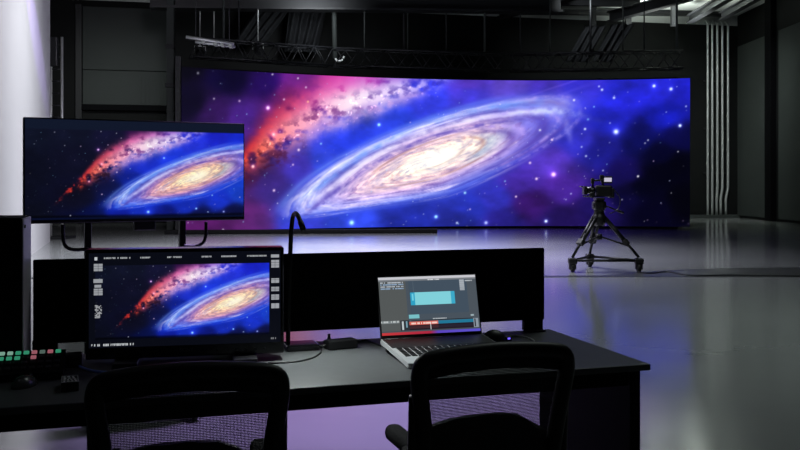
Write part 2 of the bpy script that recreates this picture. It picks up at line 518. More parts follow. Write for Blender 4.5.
    a2 = np.exp(-(((x - 567) - .22 * (y - 125)) / 3.0) ** 2 - ((y - 128) / 11) ** 2) * np.clip(.3 + 1.8 * (n1 - .35), 0, 1)
    col = mixc(col, (180, 180, 250), np.clip(a2 * .8, 0, 1))
    for rad, wd, am in ((.74, .035, .45), (.6, .03, .4), (.87, .03, .35)):
        hk = np.exp(-((r - rad) / wd) ** 2) * sstep(.25, .55, p) * np.clip(2.2 * (st - .36), 0, 1)
        col = mixc(col, (170, 150, 240), np.clip(hk * am, 0, 1))
    # curved brown lanes round the core
    for rad, lo, hi in ((.20, -.2, 2.4), (.36, -1.0, 1.0), (.47, -2.9, -.9), (.50, .6, 2.9)):
        k = np.exp(-((r - rad - .03 * (st - .5)) / .022) ** 2) * sstep(lo, lo + .5, ph) * (1 - sstep(hi - .5, hi, ph))
        col = mixc(col, (176, 132, 128), np.clip(k * .6 * np.clip(2.0 * st2, 0, 1), 0, 1))
    core = np.exp(-((p - .05) / .15) ** 2 - ((q - .02) / .22) ** 2)
    col = mixc(col, (255, 252, 244) if not tv else (255, 246, 222), np.clip(core * .85, 0, 1))
    if tv:
        col = col * (1 - .65 * sstep(226, 232, y))[..., None]
    # ---------------- stars
    rs = np.random.RandomState(5)
    small = [(rs.uniform(150, 690), rs.uniform(78, 230), rs.uniform(.4, .7), rs.uniform(.1, .6), rs.choice(list('bwpc'))) for _ in range(260)]
    for (sx, sy, ss, sb, k) in STARS + small:
        if sx < x.min() - 9 or sx > x.max() + 9:
            continue
        d2 = (x - sx) ** 2 + (y - sy) ** 2
        g = np.exp(-d2 / (ss * .95) ** 2) * sb * (.8 if tv else 1)
        col = mixc(col, SC[k], np.clip(g * 1.15, 0, 1))
        if ss > 1.4:
            gl = np.exp(-np.sqrt(d2) / (ss * 1.5)) * .5 * sb
            col = col + gl[..., None] * np.array((70, 80, 200.) if k in 'bc' else (150, 60, 190.))
    col = np.clip(col, 0, 255) / 255
    return np.where(col <= .04045, col / 12.92, ((col + .055) / 1.055) ** 2.4)


# ------------------------------------------------------------------ the room
CEIL = 7.7
WR = 12.9                                   # right wall
ca, sa = math.cos(math.radians(12)), math.sin(math.radians(12))
corner = Vector((WR, 34.4, 0))


def back(k, z=0, off=0):
    """point on the back wall, k metres left of its right corner, off metres in front"""
    return Vector((corner.x - ca * k + sa * off, corner.y - sa * k - ca * off, z))


bm = BM()
add_box(bm, (0, 17, -.1), (56, 48, .2))
struct('floor', bm, M['floor'])

bm = BM()
add_box(bm, (0, 17, CEIL + .1), (56, 48, .2))
struct('ceiling', bm, M['ceil_white'])

bm = BM()
mid = back(17, 3.66, -.15)
add_box(bm, mid, (34, .3, 7.32), math.radians(12))
struct('wall_back', bm, M['wallblack'])
bm = BM()
mid = back(17, 7.51, -.15)
add_box(bm, mid, (34, .3, .38), math.radians(12))
struct('trim_1', bm, M['ceil_white'])       # pale band at the top of the back wall

bm = BM()
add_box(bm, (WR + .15, 14.4, CEIL / 2), (.3, 40, CEIL))
struct('wall_right', bm, M['wallblack'])
# raised dark panels and the column on the right wall
bm = BM()
add_box(bm, (WR - .03, 32.95, 3.3), (.06, 2.6, 6.4), bev=.01)
struct('trim_2', bm, M['wallpanel'])
bm = BM()
add_box(bm, (WR - .03, 29.7, 3.3), (.06, 1.7, 6.4), bev=.01)
struct('trim_3', bm, M['wallpanel'])
bm = BM()
add_box(bm, (WR - .1, 31.1, CEIL / 2), (.2, .5, CEIL))
struct('trim_4', bm, M['desk_body'])
bm = BM()
p0, p1 = back(2.3, .06, .12), back(.05, .06, .12)
add_box(bm, (p0 + p1) / 2, (2.4, .24, .12), math.radians(12), bev=.01)
struct('baseboard_right', bm, M['wallpanel'])

# white wall on the left: slightly curved in plan
bm = BM()
pts = []
ins = []
for i in range(15):
    k = i / 14
    Y = 7 + 13.5 * k
    X = -3.96 - 4.01 * k - .35 * math.sin(PI * k) * 0
    pts.append(Vector((X, Y, 0)))
n = Vector((-13.5, -4.01, 0)).normalized() * .3
loop = pts + [p + n for p in reversed(pts)]
add_prism(bm, loop, (0, 0, CEIL))
struct('wall_left', bm, M['white_wall'])

# tall roller door set in the back wall on the left
dk = [None, None]


def back_at(px):
    t = (px - 400) / F
    # corner.x - ca*k = t*(corner.y - sa*k)
    return (corner.x - t * corner.y) / (ca - t * sa)


k0, k1 = back_at(168), back_at(83)
door = thing('door_1', 'tall dark grey roller door in the back wall', 'door', back((k0 + k1) / 2, 0, .05), math.radians(12))
del door['label'], door['category']
door['kind'] = 'structure'
wdt = k1 - k0
bm = BM()
for z_a, z_b in ((3.9, 5.02), (5.04, 7.1)):
    add_box(bm, (0, 0, (z_a + z_b) / 2), (wdt, .06, z_b - z_a), bev=.01)
for i in range(7):
    add_box(bm, (wdt * (.18 + .045 * i), -.035, 4.4), (.05, .02, .9), bev=.006)
obj('shutter', bm, M['wallpanel'], door)
bm = BM()
add_box(bm, (0, -.03, 3.80), (wdt + .1, .16, .2), bev=.02)
obj('bottom_rail', bm, M['desk_body'], door)
bm = BM()
for s in (-1, 1):
    add_box(bm, (s * (wdt / 2 + .12), -.03, 3.6), (.2, .16, 7.1), bev=.01)
obj('door_frame', bm, M['rig'], door)
bm = BM()
add_box(bm, (0, .0, 1.8), (wdt, .04, 3.6))
obj('door_panel', bm, M['wallblack'], door)

# ------------------------------------------------------------------ curved LED wall
def led_y(X):
    return 26.6 - .0324 * (X - 4.08) ** 2


def led_x(px):
    X = 0
    for _ in range(40):
        X = (px - 400) / F * led_y(X)
    return X


ZT, ZB = 4.36, .06
led = thing('led_wall', 'huge curved LED wall glowing with a spiral galaxy at the back', 'LED wall', (1.4, 26, 0))
NW, NH = 680, 200
pxs = np.linspace(181.5, 690, NW)
Xs = np.array([led_x(p) for p in pxs])
Ys = np.array([led_y(X) for X in Xs])
v = np.linspace(0, 1, NH)
PX, V = np.meshgrid(pxs, v)
yG = 78.5 + V * 151
img = galaxy(PX, yG)
pos = np.stack([np.broadcast_to(Xs - 1.4, (NH, NW)), np.broadcast_to(Ys - 26 - .002, (NH, NW)), ZT + (ZB - ZT) * V], -1)
screen_mesh('screen', pos, img, M['led'], led)
bm = BM()
fr, bk = [], []
for i in range(0, NW, 17):
    fr.append(Vector((Xs[i] - 1.4, Ys[i] - 26 + .01, ZB - .04)))
    bk.append(Vector((Xs[i] - 1.4, Ys[i] - 26 + .16, ZB - .04)))
add_prism(bm, fr + bk[::-1], (0, 0, ZT - ZB + .08))
obj('cabinet_body', bm, M['case'], led)
bm = BM()
add_prism(bm, [p + Vector((0, 0, -ZB + .04)) for p in fr + bk[::-1]], (0, 0, .022))
obj('base_rail', bm, M['black_metal'], led)
# braced feet behind
for i in range(40, NW, 120):
    bm = BM()
    X, Y = Xs[i] - 1.4, Ys[i] - 26 + .2
    add_tube(bm, [(X, Y, .02), (X, Y, ZT)], .04, 8)
    add_tube(bm, [(X, Y, 2.8), (X, Y + 1.3, .04)], .035, 8)
    add_box(bm, (X, Y + .65, .03), (.1, 1.4, .06))
    obj('support_frame', bm, M['rig'], led)

# black low beam on the floor in front of it
a, b = at(165, 234, 23.4), at(437, 232.5, 24.0)
d = b - a
beam = BM()
rz = math.atan2(d.y, d.x)
add_box(beam, ((a.x + b.x) / 2, (a.y + b.y) / 2, .055), (math.hypot(d.x, d.y), .22, .11), rz, bev=.02)
tag(obj('floor_beam', beam, M['case']), 'long low black beam lying on the floor before the galaxy wall', 'beam')

# ------------------------------------------------------------------ rigging over the LED wall
def lattice(bm, A, B, w, h, r=.028, n=12):
    """box truss between A and B"""
    A, B = Vector(A), Vector(B)
    d = (B - A).normalized()
    side = d.cross(Vector((0, 0, 1))).normalized() * w / 2
    up = Vector((0, 0, h / 2))
    cs = [side + up, side - up, -side - up, -side + up]
    for c in cs:
        add_tube(bm, [A + c, B + c], r, 6)
    for i in range(n):
        p, q = A + (B - A) * (i / n), A + (B - A) * ((i + 1) / n)
        for a_, b_ in ((0, 1), (1, 2), (2, 3), (3, 0)):
            if i % 2:
                a_, b_ = b_, a_
            add_tube(bm, [p + cs[a_], q + cs[b_]], r * .55, 5)


spans = [(184, 328), (332, 507.5), (512.5, 690)]
for i, (a, b) in enumerate(spans):
    Xa, Xb = led_x(a), led_x(b)
    A = Vector((Xa, led_y(Xa) + .75, 4.98))
    B = Vector((Xb, led_y(Xb) + .75, 4.98))
    bm = BM()
    lattice(bm, A, B, .45, .5, n=14)
    o = obj('lighting_truss', bm, M['rig'])
    tag(o, ('black box truss over the dark left end of the galaxy wall', 'black box truss over the middle of the galaxy wall',
            'black box truss over the blue right end of the galaxy wall')[i], 'truss', 'trusses over the LED wall')

# hanging rods
rods = [(216, 60), (232, 48), (363, 57), (404, 60), (408, 60), (448, 62), (488, 62), (525, 60), (556, 62), (598, 62), (632, 60), (654, 62), (688, 60)]
words = ['first', 'second', 'third', 'fourth', 'fifth', 'sixth', 'seventh', 'eighth', 'ninth', 'tenth', 'eleventh', 'twelfth', 'last']
for i, (px, yb) in enumerate(rods):
    X = led_x(px)
    Y = led_y(X) + 1.05
    z0 = 5.23
    bm = BM()
    add_tube(bm, [(X, Y, z0), (X, Y, CEIL)], .022 if i % 3 else .035, 6)
    add_box(bm, (X, Y, z0 + .05), (.09, .09, .1))
    tag(obj('hanging_rod', bm, M['rig'] if i % 2 else M['wallpanel']), '%s thin hanging rod from the left, over the galaxy wall' % words[i], 'rod', 'rods hanging over the galaxy wall')

# pale pole with a hook
Pt, Pb = at(334, 8, 27.6), at(335, 58, 27.6)
bm = BM()
add_tube(bm, [Vector((Pb.x, Pb.y, CEIL)), Pt, Pb], .075, 10)
pole = obj('hanging_pole', bm, M['wallpanel'])
tag(pole, 'thicker greyish hanging pole with a hooked foot above the pink band', 'pole')
bm = BM()
add_tube(bm, smooth_path([Pb + Vector((0, 0, -.0)), Pb + Vector((.08, 0, -.09)), Pb + Vector((.22, 0, -.06)), Pb + Vector((.28, 0, .06))]), .035, 8)
obj('hook', bm, M['galv'], pole)


def drape(name, quad, label, folds=5, amp=.12, Y=29):
    """hanging cloth: quad of pixels (tl,tr,br,bl) at depth Y"""
    bm = BM()
    nu, nv = 40, 10
    P = [at(px, py, Y) for px, py in quad]
    g = []
    for j in range(nv + 1):
        row = []
        for i in range(nu + 1):
            u, w_ = i / nu, j / nv
            p = (P[0] * (1 - u) + P[1] * u) * (1 - w_) + (P[3] * (1 - u) + P[2] * u) * w_
            p = p + Vector((0, amp * math.sin(2 * PI * folds * u + 1.5 * w_) + .04 * math.sin(11 * u + 4 * w_), 0))
            row.append(bm.verts.new(p))
        g.append(row)
    for j in range(nv):
        for i in range(nu):
            f = bm.faces.new((g[j][i], g[j][i + 1], g[j + 1][i + 1], g[j + 1][i]))
            f.smooth = True
    bmesh.ops.solidify(bm, geom=bm.faces[:], thickness=.02)
    return tag(obj(name, bm, M['drape']), label, 'drape', 'dark cloths hung over the LED wall')


drape('hanging_drape', [(262, -4), (300, -4), (262, 45), (232, 45)], 'dark grey cloth slanting down to the left above the galaxy wall', 4, .12)
drape('hanging_drape', [(290, -4), (330, -4), (316, 52), (284, 52)], 'dark grey cloth beside the hooked pole, hung in tall folds', 4, .12, 29.3)
drape('hanging_drape', [(585, 26), (606, 26), (588, 62), (566, 62)], 'dark slanted cloth over the right half of the galaxy wall', 3, .1, 29.6)
drape('hanging_drape', [(612, 24), (634, 24), (612, 62), (592, 62)], 'slanted dark cloth nearest the pale ceiling corner', 3, .1, 29.8)

# silver rigging arm at the left end
arm = thing('rigging_arm', 'silver rigging arm over the dark left end of the galaxy wall', 'rigging', at(186, 37, 23.1))
bm = BM()
A, B = at(186, 37, 23.1) - arm.location, at(234, 44, 23.5) - arm.location
for p, q, r_ in ((A, B, .045), (A + Vector((.2, .16, -.1)), B + Vector((0, .16, -.05)), .035)):
    bm = BM()
    add_tube(bm, [p, q], r_, 8)
    obj('tube', bm, M['galv'], arm)
for t in (.35, .6, .75, .92):
    p = A + (B - A) * t
    bm = BM()
    add_box(bm, p + Vector((0, .08, -.05)), (.10, .22, .12), bev=.02)
    obj('clamp', bm, M['fixture'], arm)
for t in (.2, .9):
    p = A + (B - A) * t
    bm = BM()
    add_tube(bm, [p, Vector((p.x, p.y, CEIL - .10 - arm.location.z))], .012, 5)
    obj('suspension_cable', bm, M['rig'], arm)
bm = BM()
q_ = (A + B) / 2
add_tube(bm, [q_, q_ + Vector((0, .80, .03))], .025, 8)
obj('bracket', bm, M['rig'], arm)
sp_loc = [(200, 53, 26.1, 'small stage spotlight hung lowest under the silver rigging arm'), (258, 50, 26.2, 'small stage spotlight hung between the two left cloths'),
          (214, 46, 26.8, 'small stage spotlight tucked under the middle of the silver rigging arm')]
for px, py, Y, lb in sp_loc:
    p = at(px, py, Y)
    t = thing('stage_spotlight', lb, 'spotlight', p, .5, 'stage spotlights')
    bm = BM()
    add_lathe(bm, [(.05, -.2), (.1, -.17), (.12, 0), (.13, .2), (.11, .2), (.1, .19)], 16, Matrix.Rotation(math.radians(115), 4, 'X'))
    obj('lamp_body', bm, M['rig'], t)
    bm = BM()
    add_tube(bm, [(-.16, 0, 0), (-.16, 0, .2), (.16, 0, .2), (.16, 0, 0)], .018, 6)
    add_tube(bm, [(0, 0, .2), (0, 0, CEIL - .10 - p.z)], .02, 6)
    obj('yoke', bm, M['galv'], t)

# pale strip fixtures high above
for (pa, pb, y, lb) in ((345, 391, 6, 'long grey strip fixture high above the pink band'), (395, 407, 7, 'short grey strip fixture beside the long one'),
                        (216, 242, 0, 'grey strip fixture at the top edge, left of the cloths')):
    A, B = at(pa, y, 28.3), at(pb, y + .8, 28.3)
    t = thing('strip_fixture', lb, 'light fixture', (A + B) / 2, 0, 'strip fixtures under the ceiling')
    bm = BM()
    L = (B - A).length
    add_box(bm, (0, 0, 0), (L, .14, .09), bev=.02)
    obj('housing', bm, M['fixture'], t)
    for s in (-.4, .4):
        bm = BM()
        add_tube(bm, [(s * L, 0, .04), (s * L, 0, CEIL - .10 - t.location.z)], .012, 5)
        obj('rod', bm, M['rig'], t)

# ceiling beams at the top right
def beam_obj(A, B, w, h, label):
    bm = BM()
    A, B = Vector(A), Vector(B)
    d = (B - A)
    q = d.to_track_quat('X', 'Z').to_matrix().to_4x4()
    mid = (A + B) / 2
    L = d.length
    add_box(bm, mid, (L, w * .25, h), q)
    up = q @ Vector((0, 0, h / 2))
    add_box(bm, mid + up, (L, w, h * .14), q)
    add_box(bm, mid - up, (L, w, h * .14), q)
    return tag(obj('ceiling_beam', bm, M['rig']), label, 'beam', 'dark steel beams under the ceiling')


beam_obj(at(505, 11.5, 32.0), at(726, 14, 33.6), .2, .16, 'dark level steel beam along the pale strip above the back wall')
beam_obj(at(610, 17, 31.0), at(690, -5, 28.2), .3, .3, 'dark slanting ceiling beam crossing the pale ceiling corner')
beam_obj(at(690, 19, 31.5), at(735, -8, 27.0), .25, .25, 'dark ceiling beam running over the conduit pipes')
beam_obj(at(722, 16, 31.0), at(765, -8, 27.5), .22, .22, 'dark ceiling beam along the top of the right wall')
beam_obj(at(500, 12, 31.0), at(575, -8, 28.6), .35, .4, 'dark slanting ceiling beam left of the pale ceiling corner')
beam_obj(at(560, 2, 29.5), at(640, 3.5, 30.0), .2, .2, 'short dark level beam near the top edge, in the pale ceiling corner')
beam_obj(at(150, -1, 25.6), at(560, 4, 28.0), .5, .5, 'long dark beam running across the ceiling above the cloths')
for px, lb in ((593, 'dark hanger post left of the pale ceiling corner'), (628, 'dark hanger post in front of the pale strip'), (674, 'dark hanger post beside the conduit pipes')):
    p = at(px, 26, 31.6)
    bm = BM()
    add_box(bm, (p.x, p.y, (p.z + CEIL) / 2), (.2, .2, CEIL - p.z))
    tag(obj('hanger_post', bm, M['rig']), lb, 'post', 'hanger posts under the ceiling')
# black sheets that darken the ceiling left of the pale corner
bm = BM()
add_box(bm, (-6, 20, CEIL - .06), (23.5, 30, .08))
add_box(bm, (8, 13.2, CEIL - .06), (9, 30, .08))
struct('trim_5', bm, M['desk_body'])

# conduit pipes on the back wall
brk = []
names = ['leftmost', 'second', 'middle', 'fourth', 'rightmost']
for i, px in enumerate((705.4, 709.9, 715, 720, 725.6)):
    k = back_at(px)
    off = .16
    kx = back_at(px) 
    sh = [0, 0, .03, .07, .09][i]
    bm = BM()
    p = lambda kk, z: back(kk, z, off)
    zt = CAM + (182 - 20) / F * 33.8
    path = [p(k, .1), p(k, .75), p(k, .95 - .0)]
    path = [p(k + sh, .12), p(k + sh, .7), p(k + sh * .8, .82), p(k + sh * .2, 1.05), p(k, 1.18), p(k, 3), p(k, 5), p(k, zt - .4), p(k, zt - .15), back(k, zt, .05), back(k, zt + .05, -.05)]
    add_tube(bm, path, .046, 12)
    tag(obj('conduit_pipe', bm, M['galv']), '%s of the five grey conduit pipes by the room corner' % names[i], 'pipe', 'conduit pipes on the back wall')
for py, lb in ((80, 'highest'), (128, 'middle'), (173, 'lowest')):
    z = CAM + (182 - py) / F * 33.8
    kA, kB = back_at(703), back_at(728.5)
    p = (back(kA, z, .06) + back(kB, z, .06)) / 2
    bm = BM()
    add_box(bm, p, (kA - kB, .05, .06), math.radians(12), bev=.008)
    tag(obj('pipe_bracket', bm, M['rig']), '%s dark bracket strip holding the five conduit pipes' % lb, 'bracket', 'brackets of the conduit pipes')

# mast and column at the left
mast = thing('lighting_mast', 'slim metal ladder mast at the edge of the white wall', 'mast', at(56, 243, 21.6) * 1)
mast.location.z = 0
Ym = 21.6
bm = BM()
xa, xb = (51 - 56) / F * Ym, (62 - 56) / F * Ym
for x in (xa, xb):
    bm = BM()
    add_tube(bm, [(x, 0, 0), (x, 0, CAM + (HZ - 37) / F * Ym)], .035, 8)
    obj('upright', bm, M['galv'], mast)
for i in range(16):
    z = .3 + i * .29
    bm = BM()
    add_tube(bm, [(xa, 0, z), (xb, 0, z)], .018, 6)
    obj('rung', bm, M['rig'], mast)
bm = BM()
zc = CAM + (HZ - 52) / F * Ym
add_box(bm, ((xa + xb) / 2 - .05, -.04, zc), (.2, .14, .7), bev=.02)
obj('control_box', bm, M['rig'], mast)
bm = BM()
add_box(bm, ((xa + xb) / 2, 0, .03), (.7, .7, .06), bev=.01)
obj('base_plate', bm, M['rig'], mast)

col = thing('support_column', 'grey box column left of the galaxy wall', 'column', (at(171, 200, 25.6).x, 25.6, 0))
bm = BM()
add_box(bm, (0, 0, CEIL / 2), (.2, .2, CEIL), bev=.01)
obj('shaft', bm, M['wallpanel'], col)
for z in (2.9, 4.1, 5.2):
    bm = BM()
    add_box(bm, (0, -.1, z), (.26, .1, .12), bev=.01)
    obj('collar', bm, M['rig'], col)
fl = thing('flank_truss', 'dark slotted upright at the left edge of the galaxy wall', 'upright', (at(178.5, 200, 23.9).x, 23.9, 0))
bm = BM()
add_box(bm, (0, 0, 2.35), (.15, .14, 4.7), bev=.01)
obj('upright', bm, M['rig'], fl)
for i in range(14):
    bm = BM()
    add_box(bm, (0, -.075, .6 + i * .29), (.05, .02, .07), bev=.008)
    obj('slot', bm, M['wallpanel'], fl)

# ------------------------------------------------------------------ camera on its tripod
YT = 13.9
TX = at(599, 200, YT).x
rig = thing('tripod', 'black camera tripod with three legs standing on a wheeled dolly', 'tripod', (TX, YT, 0))
sc_ = YT / F
foot = [Vector(((572 - 602) * sc_, -.28, .0)), Vector(((637 - 602) * sc_, -.28, 0)), Vector(((600 - 602) * sc_, .52, 0))]
topz = .80
for f in foot:
    bm = BM()
    d = Vector((f.x, f.y, 0)).normalized()
    A = d * .10 + Vector((0, 0, topz))
    E = Vector((f.x, f.y, .22))
    mid = A + (E - A) * .62
    perp = d.cross(Vector((0, 0, 1)))
    for s in (-1, 1):
        add_tube(bm, [A + perp * .035 * s, mid + perp * .03 * s], .026, 8)
    add_tube(bm, [A + (E - A) * .4, E], .022, 8)
    leg = obj('leg', bm, M['black_metal'], rig)
    bm = BM()
    q = (E - A).to_track_quat('Z', 'Y').to_matrix().to_4x4()
    add_box(bm, mid, (.12, .075, .1), q, bev=.015)
    obj('leg_clamp', bm, M['black'], leg)
bm = BM()
for f in foot:
    E = Vector((f.x, f.y, .22))
    d = Vector((f.x, f.y, 0)).normalized()
    add_tube(bm, smooth_path([Vector((0, 0, .52)), d * .16 + Vector((0, 0, .475)), d * .10 + Vector((0, 0, topz)) + (E - d * .10 - Vector((0, 0, topz))) * .72], 5), .014, 6)
add_lathe(bm, [(.05, .47), (.05, .56)], 12)
obj('spreader', bm, M['black_metal'], rig)
bm = BM()
add_lathe(bm, [(.07, topz - .12), (.11, topz - .05), (.12, topz + .02), (.09, topz + .05), (.075, topz + .1), (.085, topz + .12)], 20)
obj('bowl', bm, M['black_metal'], rig)
bm = BM()
add_box(bm, (0, 0, topz + .20), (.15, .17, .17), bev=.03)
add_tube(bm, [(-.1, 0, topz + .2), (.1, 0, topz + .2)], .06, 12)
add_box(bm, (0, 0, topz + .30), (.13, .24, .04), bev=.01)
obj('fluid_head', bm, M['black'], rig)
bm = BM()
add_tube(bm, [(.09, .05, topz + .2), (.42, .22, topz + .08)], .012, 8)
add_tube(bm, [(.32, .17, topz + .115), (.43, .225, topz + .077)], .02, 8)
obj('pan_bar', bm, M['black'], rig)

dolly = thing('tripod_dolly', 'black three-wheeled dolly under the camera tripod', 'dolly', (TX, YT, 0))
bm = BM()
for i in range(3):
    A, B = foot[i] + Vector((0, 0, .17)), foot[(i + 1) % 3] + Vector((0, 0, .17))
    add_tube(bm, [A, B], .02, 8)
obj('crossbar', bm, M['black_metal'], dolly)
for f in foot:
    bm = BM()
    add_box(bm, (f.x, f.y, .165), (.13, .13, .09), bev=.02)
    add_box(bm, (f.x - .045, f.y, .09), (.015, .07, .1))
    add_box(bm, (f.x + .045, f.y, .09), (.015, .07, .1))
    w_ = obj('caster_fork', bm, M['black'], dolly)
    bm = BM()
    add_lathe(bm, [(.03, -.03), (.058, -.03), (.065, -.02), (.065, .02), (.058, .03), (.03, .03)], 20, Matrix.Translation((f.x, f.y, .066)) @ Matrix.Rotation(PI / 2, 4, 'Y'))
    obj('wheel', bm, M['black'], w_)

CZ = topz + .32
cam_t = thing('video_camera', 'black video camera with a bright little monitor on the tripod', 'camera', (TX - .015, YT, CZ), 0)
bm = BM()
add_box(bm, (.08, 0, .10), (.24, .16, .18), bev=.025)
add_box(bm, (.20, 0, .07), (.08, .13, .15), bev=.015)
obj('body', bm, M['black'], cam_t)
bm = BM()
R = Matrix.Translation((-.05, 0, .11)) @ Matrix.Rotation(-PI / 2, 4, 'Y')
add_lathe(bm, [(.05, 0), (.055, .02), (.06, .08), (.05, .09), (.058, .13)], 20, R)
obj('lens', bm, M['black_gloss'], cam_t)
bm = BM()
add_box(bm, (-.205, 0, .11), (.05, .16, .13), bev=.008)
add_box(bm, (-.245, 0, .165), (.07, .17, .012), Matrix.Rotation(.25, 4, 'Y'))
obj('matte_box', bm, M['black'], cam_t)
bm = BM()
add_lathe(bm, [(.03, 0), (.045, .005), (.045, .03), (.03, .035)], 16, Matrix.Translation((-.12, -.11, .04)) @ Matrix.Rotation(PI / 2, 4, 'X'))
obj('focus_knob', bm, M['black'], cam_t)
bm = BM()
add_tube(bm, [(-.08, 0, .15), (-.08, 0, .26), (.06, 0, .27), (.08, 0, .18)], .018, 8)
add_box(bm, (-.085, 0, .255), (.05, .05, .09), bev=.01)
obj('top_handle', bm, M['black'], cam_t)
bm = BM()
add_box(bm, (.125, -.03, .275), (.17, .045, .11), Matrix.Rotation(.12, 4, 'X'), bev=.01)
add_box(bm, (.05, -.03, .31), (.06, .06, .08), bev=.012)
vf = obj('field_monitor', bm, M['black'], cam_t)
bm = BM()
add_box(bm, (.14, -.058, .275), (.115, .004, .062), Matrix.Rotation(.12, 4, 'X'))
obj('display', bm, M['lcd'], vf, 'bright pale display of the little monitor')
bm = BM()
add_tube(bm, smooth_path([(.2, .05, .18), (.36, .1, .0), (.34, .12, -.18), (.2, .08, -.25)], 6), .008, 6)
obj('camera_cable', bm, M['black'], cam_t)
bm = BM()
add_tube(bm, [(-.22, -.06, .02), (.06, -.06, .02)], .012, 8)
add_tube(bm, [(-.22, .06, .02), (.06, .06, .02)], .012, 8)
obj('lens_rod', bm, M['black_metal'], cam_t)
add = smooth_path([at(638, 270, 13.4), at(652, 271, 13.3), at(668, 270, 13.5), at(690, 273, 13.0), at(740, 274, 13.0), at(830, 276, 12.8)], 8)
bm = BM()
add_tube(bm, [Vector((p.x, p.y, .012)) for p in add], .012, 6)
tag(obj('floor_cable', bm, M['black']), 'thin black cable on the floor running right from the tripod dolly', 'cable')
# floor joint across the hall, widened at right into a painted shadow band
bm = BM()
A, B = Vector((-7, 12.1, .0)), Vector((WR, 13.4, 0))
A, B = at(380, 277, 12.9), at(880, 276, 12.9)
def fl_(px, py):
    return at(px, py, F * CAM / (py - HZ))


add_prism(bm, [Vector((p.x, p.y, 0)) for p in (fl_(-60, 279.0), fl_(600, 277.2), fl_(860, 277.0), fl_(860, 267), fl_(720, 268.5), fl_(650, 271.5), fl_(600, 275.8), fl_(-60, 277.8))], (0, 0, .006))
struct('floor_joint_and_shade', bm, mat('joint_shade_strip', (.045, .047, .05), .3, noise=.3, nscale=2))

# ------------------------------------------------------------------ television on its stand
TVC, TVA = Vector((-1.495, 5.175, 0)), math.radians(26.3)
tv = thing('television', 'wide flat television showing the galaxy, standing left behind the desk', 'television', TVC, TVA)
W2, zt, zb = .62, 1.715, 1.131
bm = BM()
add_box(bm, (0, .03, (zt + zb) / 2), (2 * W2, .05, zt - zb), bev=.006)
add_box(bm, (0, .07, (zt + zb) / 2 - .05), (.8, .05, .36), bev=.02)
obj('housing', bm, M['black'], tv)
Wi, zi0, zi1 = W2 - .008, zt - .008, zb + .02
nw, nh = 420, 210
U, V = np.meshgrid(np.linspace(0, 1, nw), np.linspace(0, 1, nh))
gx = 152 + U * 371
gy = 78 + (V - .10) / .90 * 158
img = galaxy(gx, gy, True)
band = sstep(.105, .09, V)
img = img * (1 - band)[..., None] + band[..., None] * np.array(s2l((17, 24, 42)))
bb = sstep(.975, .985, V)
img = img * (1 - bb)[..., None] + bb[..., None] * np.array(s2l((8, 14, 40)))
pos = np.stack([-Wi + 2 * Wi * U, 0 * U + .0025, zi0 + (zi1 - zi0) * V], -1)
screen_mesh('screen', pos, img, M['tv'], tv)
bm = BM()
add_box(bm, (.03, .03, zb - .025), (.12, .05, .05), bev=.006)
obj('sensor_box', bm, M['black'], tv)

stand = thing('television_stand', 'black two-post floor stand with curved side hooks under the television', 'stand', TVC, TVA)
for s in (-1, 1):
    bm = BM()
    add_box(bm, (s * .27, .125, .83), (.036, .05, 1.54), bev=.006)
    obj('post', bm, M['black_metal'], stand)
    bm = BM()
    x0 = s * .27
    add_tube(bm, smooth_path([(x0, .1, .978), (x0 + s * .07, .1, .975), (x0 + s * .115, .1, .99), (x0 + s * .135, .1, 1.03), (x0 + s * .138, .1, 1.12)], 6), .010, 10)
    obj('side_hook', bm, M['black_metal'], stand)
    bm = BM()
    add_box(bm, (s * .27, .125, .06), (.06, .7, .05), bev=.01)
    obj('foot', bm, M['black_metal'], stand)
    for t_ in (-1, 1):
        bm = BM()
        add_lathe(bm, [(.01, -.012), (.025, -.012), (.028, 0), (.025, .012), (.01, .012)], 16, Matrix.Translation((s * .27, .125 + t_ * .29, .028)) @ Matrix.Rotation(PI / 2, 4, 'Y'))
        obj('caster', bm, M['black'], stand)
for z in (.5, 1.5):
    bm = BM()
    add_box(bm, (0, .125, z), (.54, .03, .045), bev=.005)
    obj('crossbar', bm, M['black_metal'], stand)

# ------------------------------------------------------------------ desk
DA = math.radians(17)
DO = Vector((.855, 3.066, 0))
DZ = .74
U_, V_ = Vector((math.cos(DA), math.sin(DA), 0)), Vector((-math.sin(DA), math.cos(DA), 0))


def D(s, t, z=DZ):
    return DO + U_ * s + V_ * t + Vector((0, 0, z))


def loc_of(p):
    d = Vector(p) - DO
    return Vector((d.dot(U_), d.dot(V_), p[2]))


desk = thing('desk', 'long dark control desk with a grey-black top across the foreground', 'desk', DO, DA)
DL, DD = 2.62, .765
bm = BM()
add_box(bm, (-DL / 2, DD / 2, DZ - .011), (DL, DD, .022), bev=.004)
obj('desktop', bm, M['desk'], desk)
bm = BM()
add_box(bm, (-DL / 2 - .02, .045, DZ - .049), (DL - .1, .03, .052))
add_box(bm, (-DL / 2 - .02, DD - .05, DZ - .049), (DL - .1, .03, .052))
obj('apron', bm, M['desk_body'], desk)
bm = BM()
add_box(bm, (-.045, DD / 2 - .005, .359), (.04, DD - .06, .717), bev=.003)
obj('end_panel', bm, M['desk_body'], desk)
for t_ in (.08, DD - .08):
    bm = BM()
    add_box(bm, (-DL + .1, t_, .358), (.05, .05, .716), bev=.004)
    obj('leg', bm, M['desk_body'], desk)

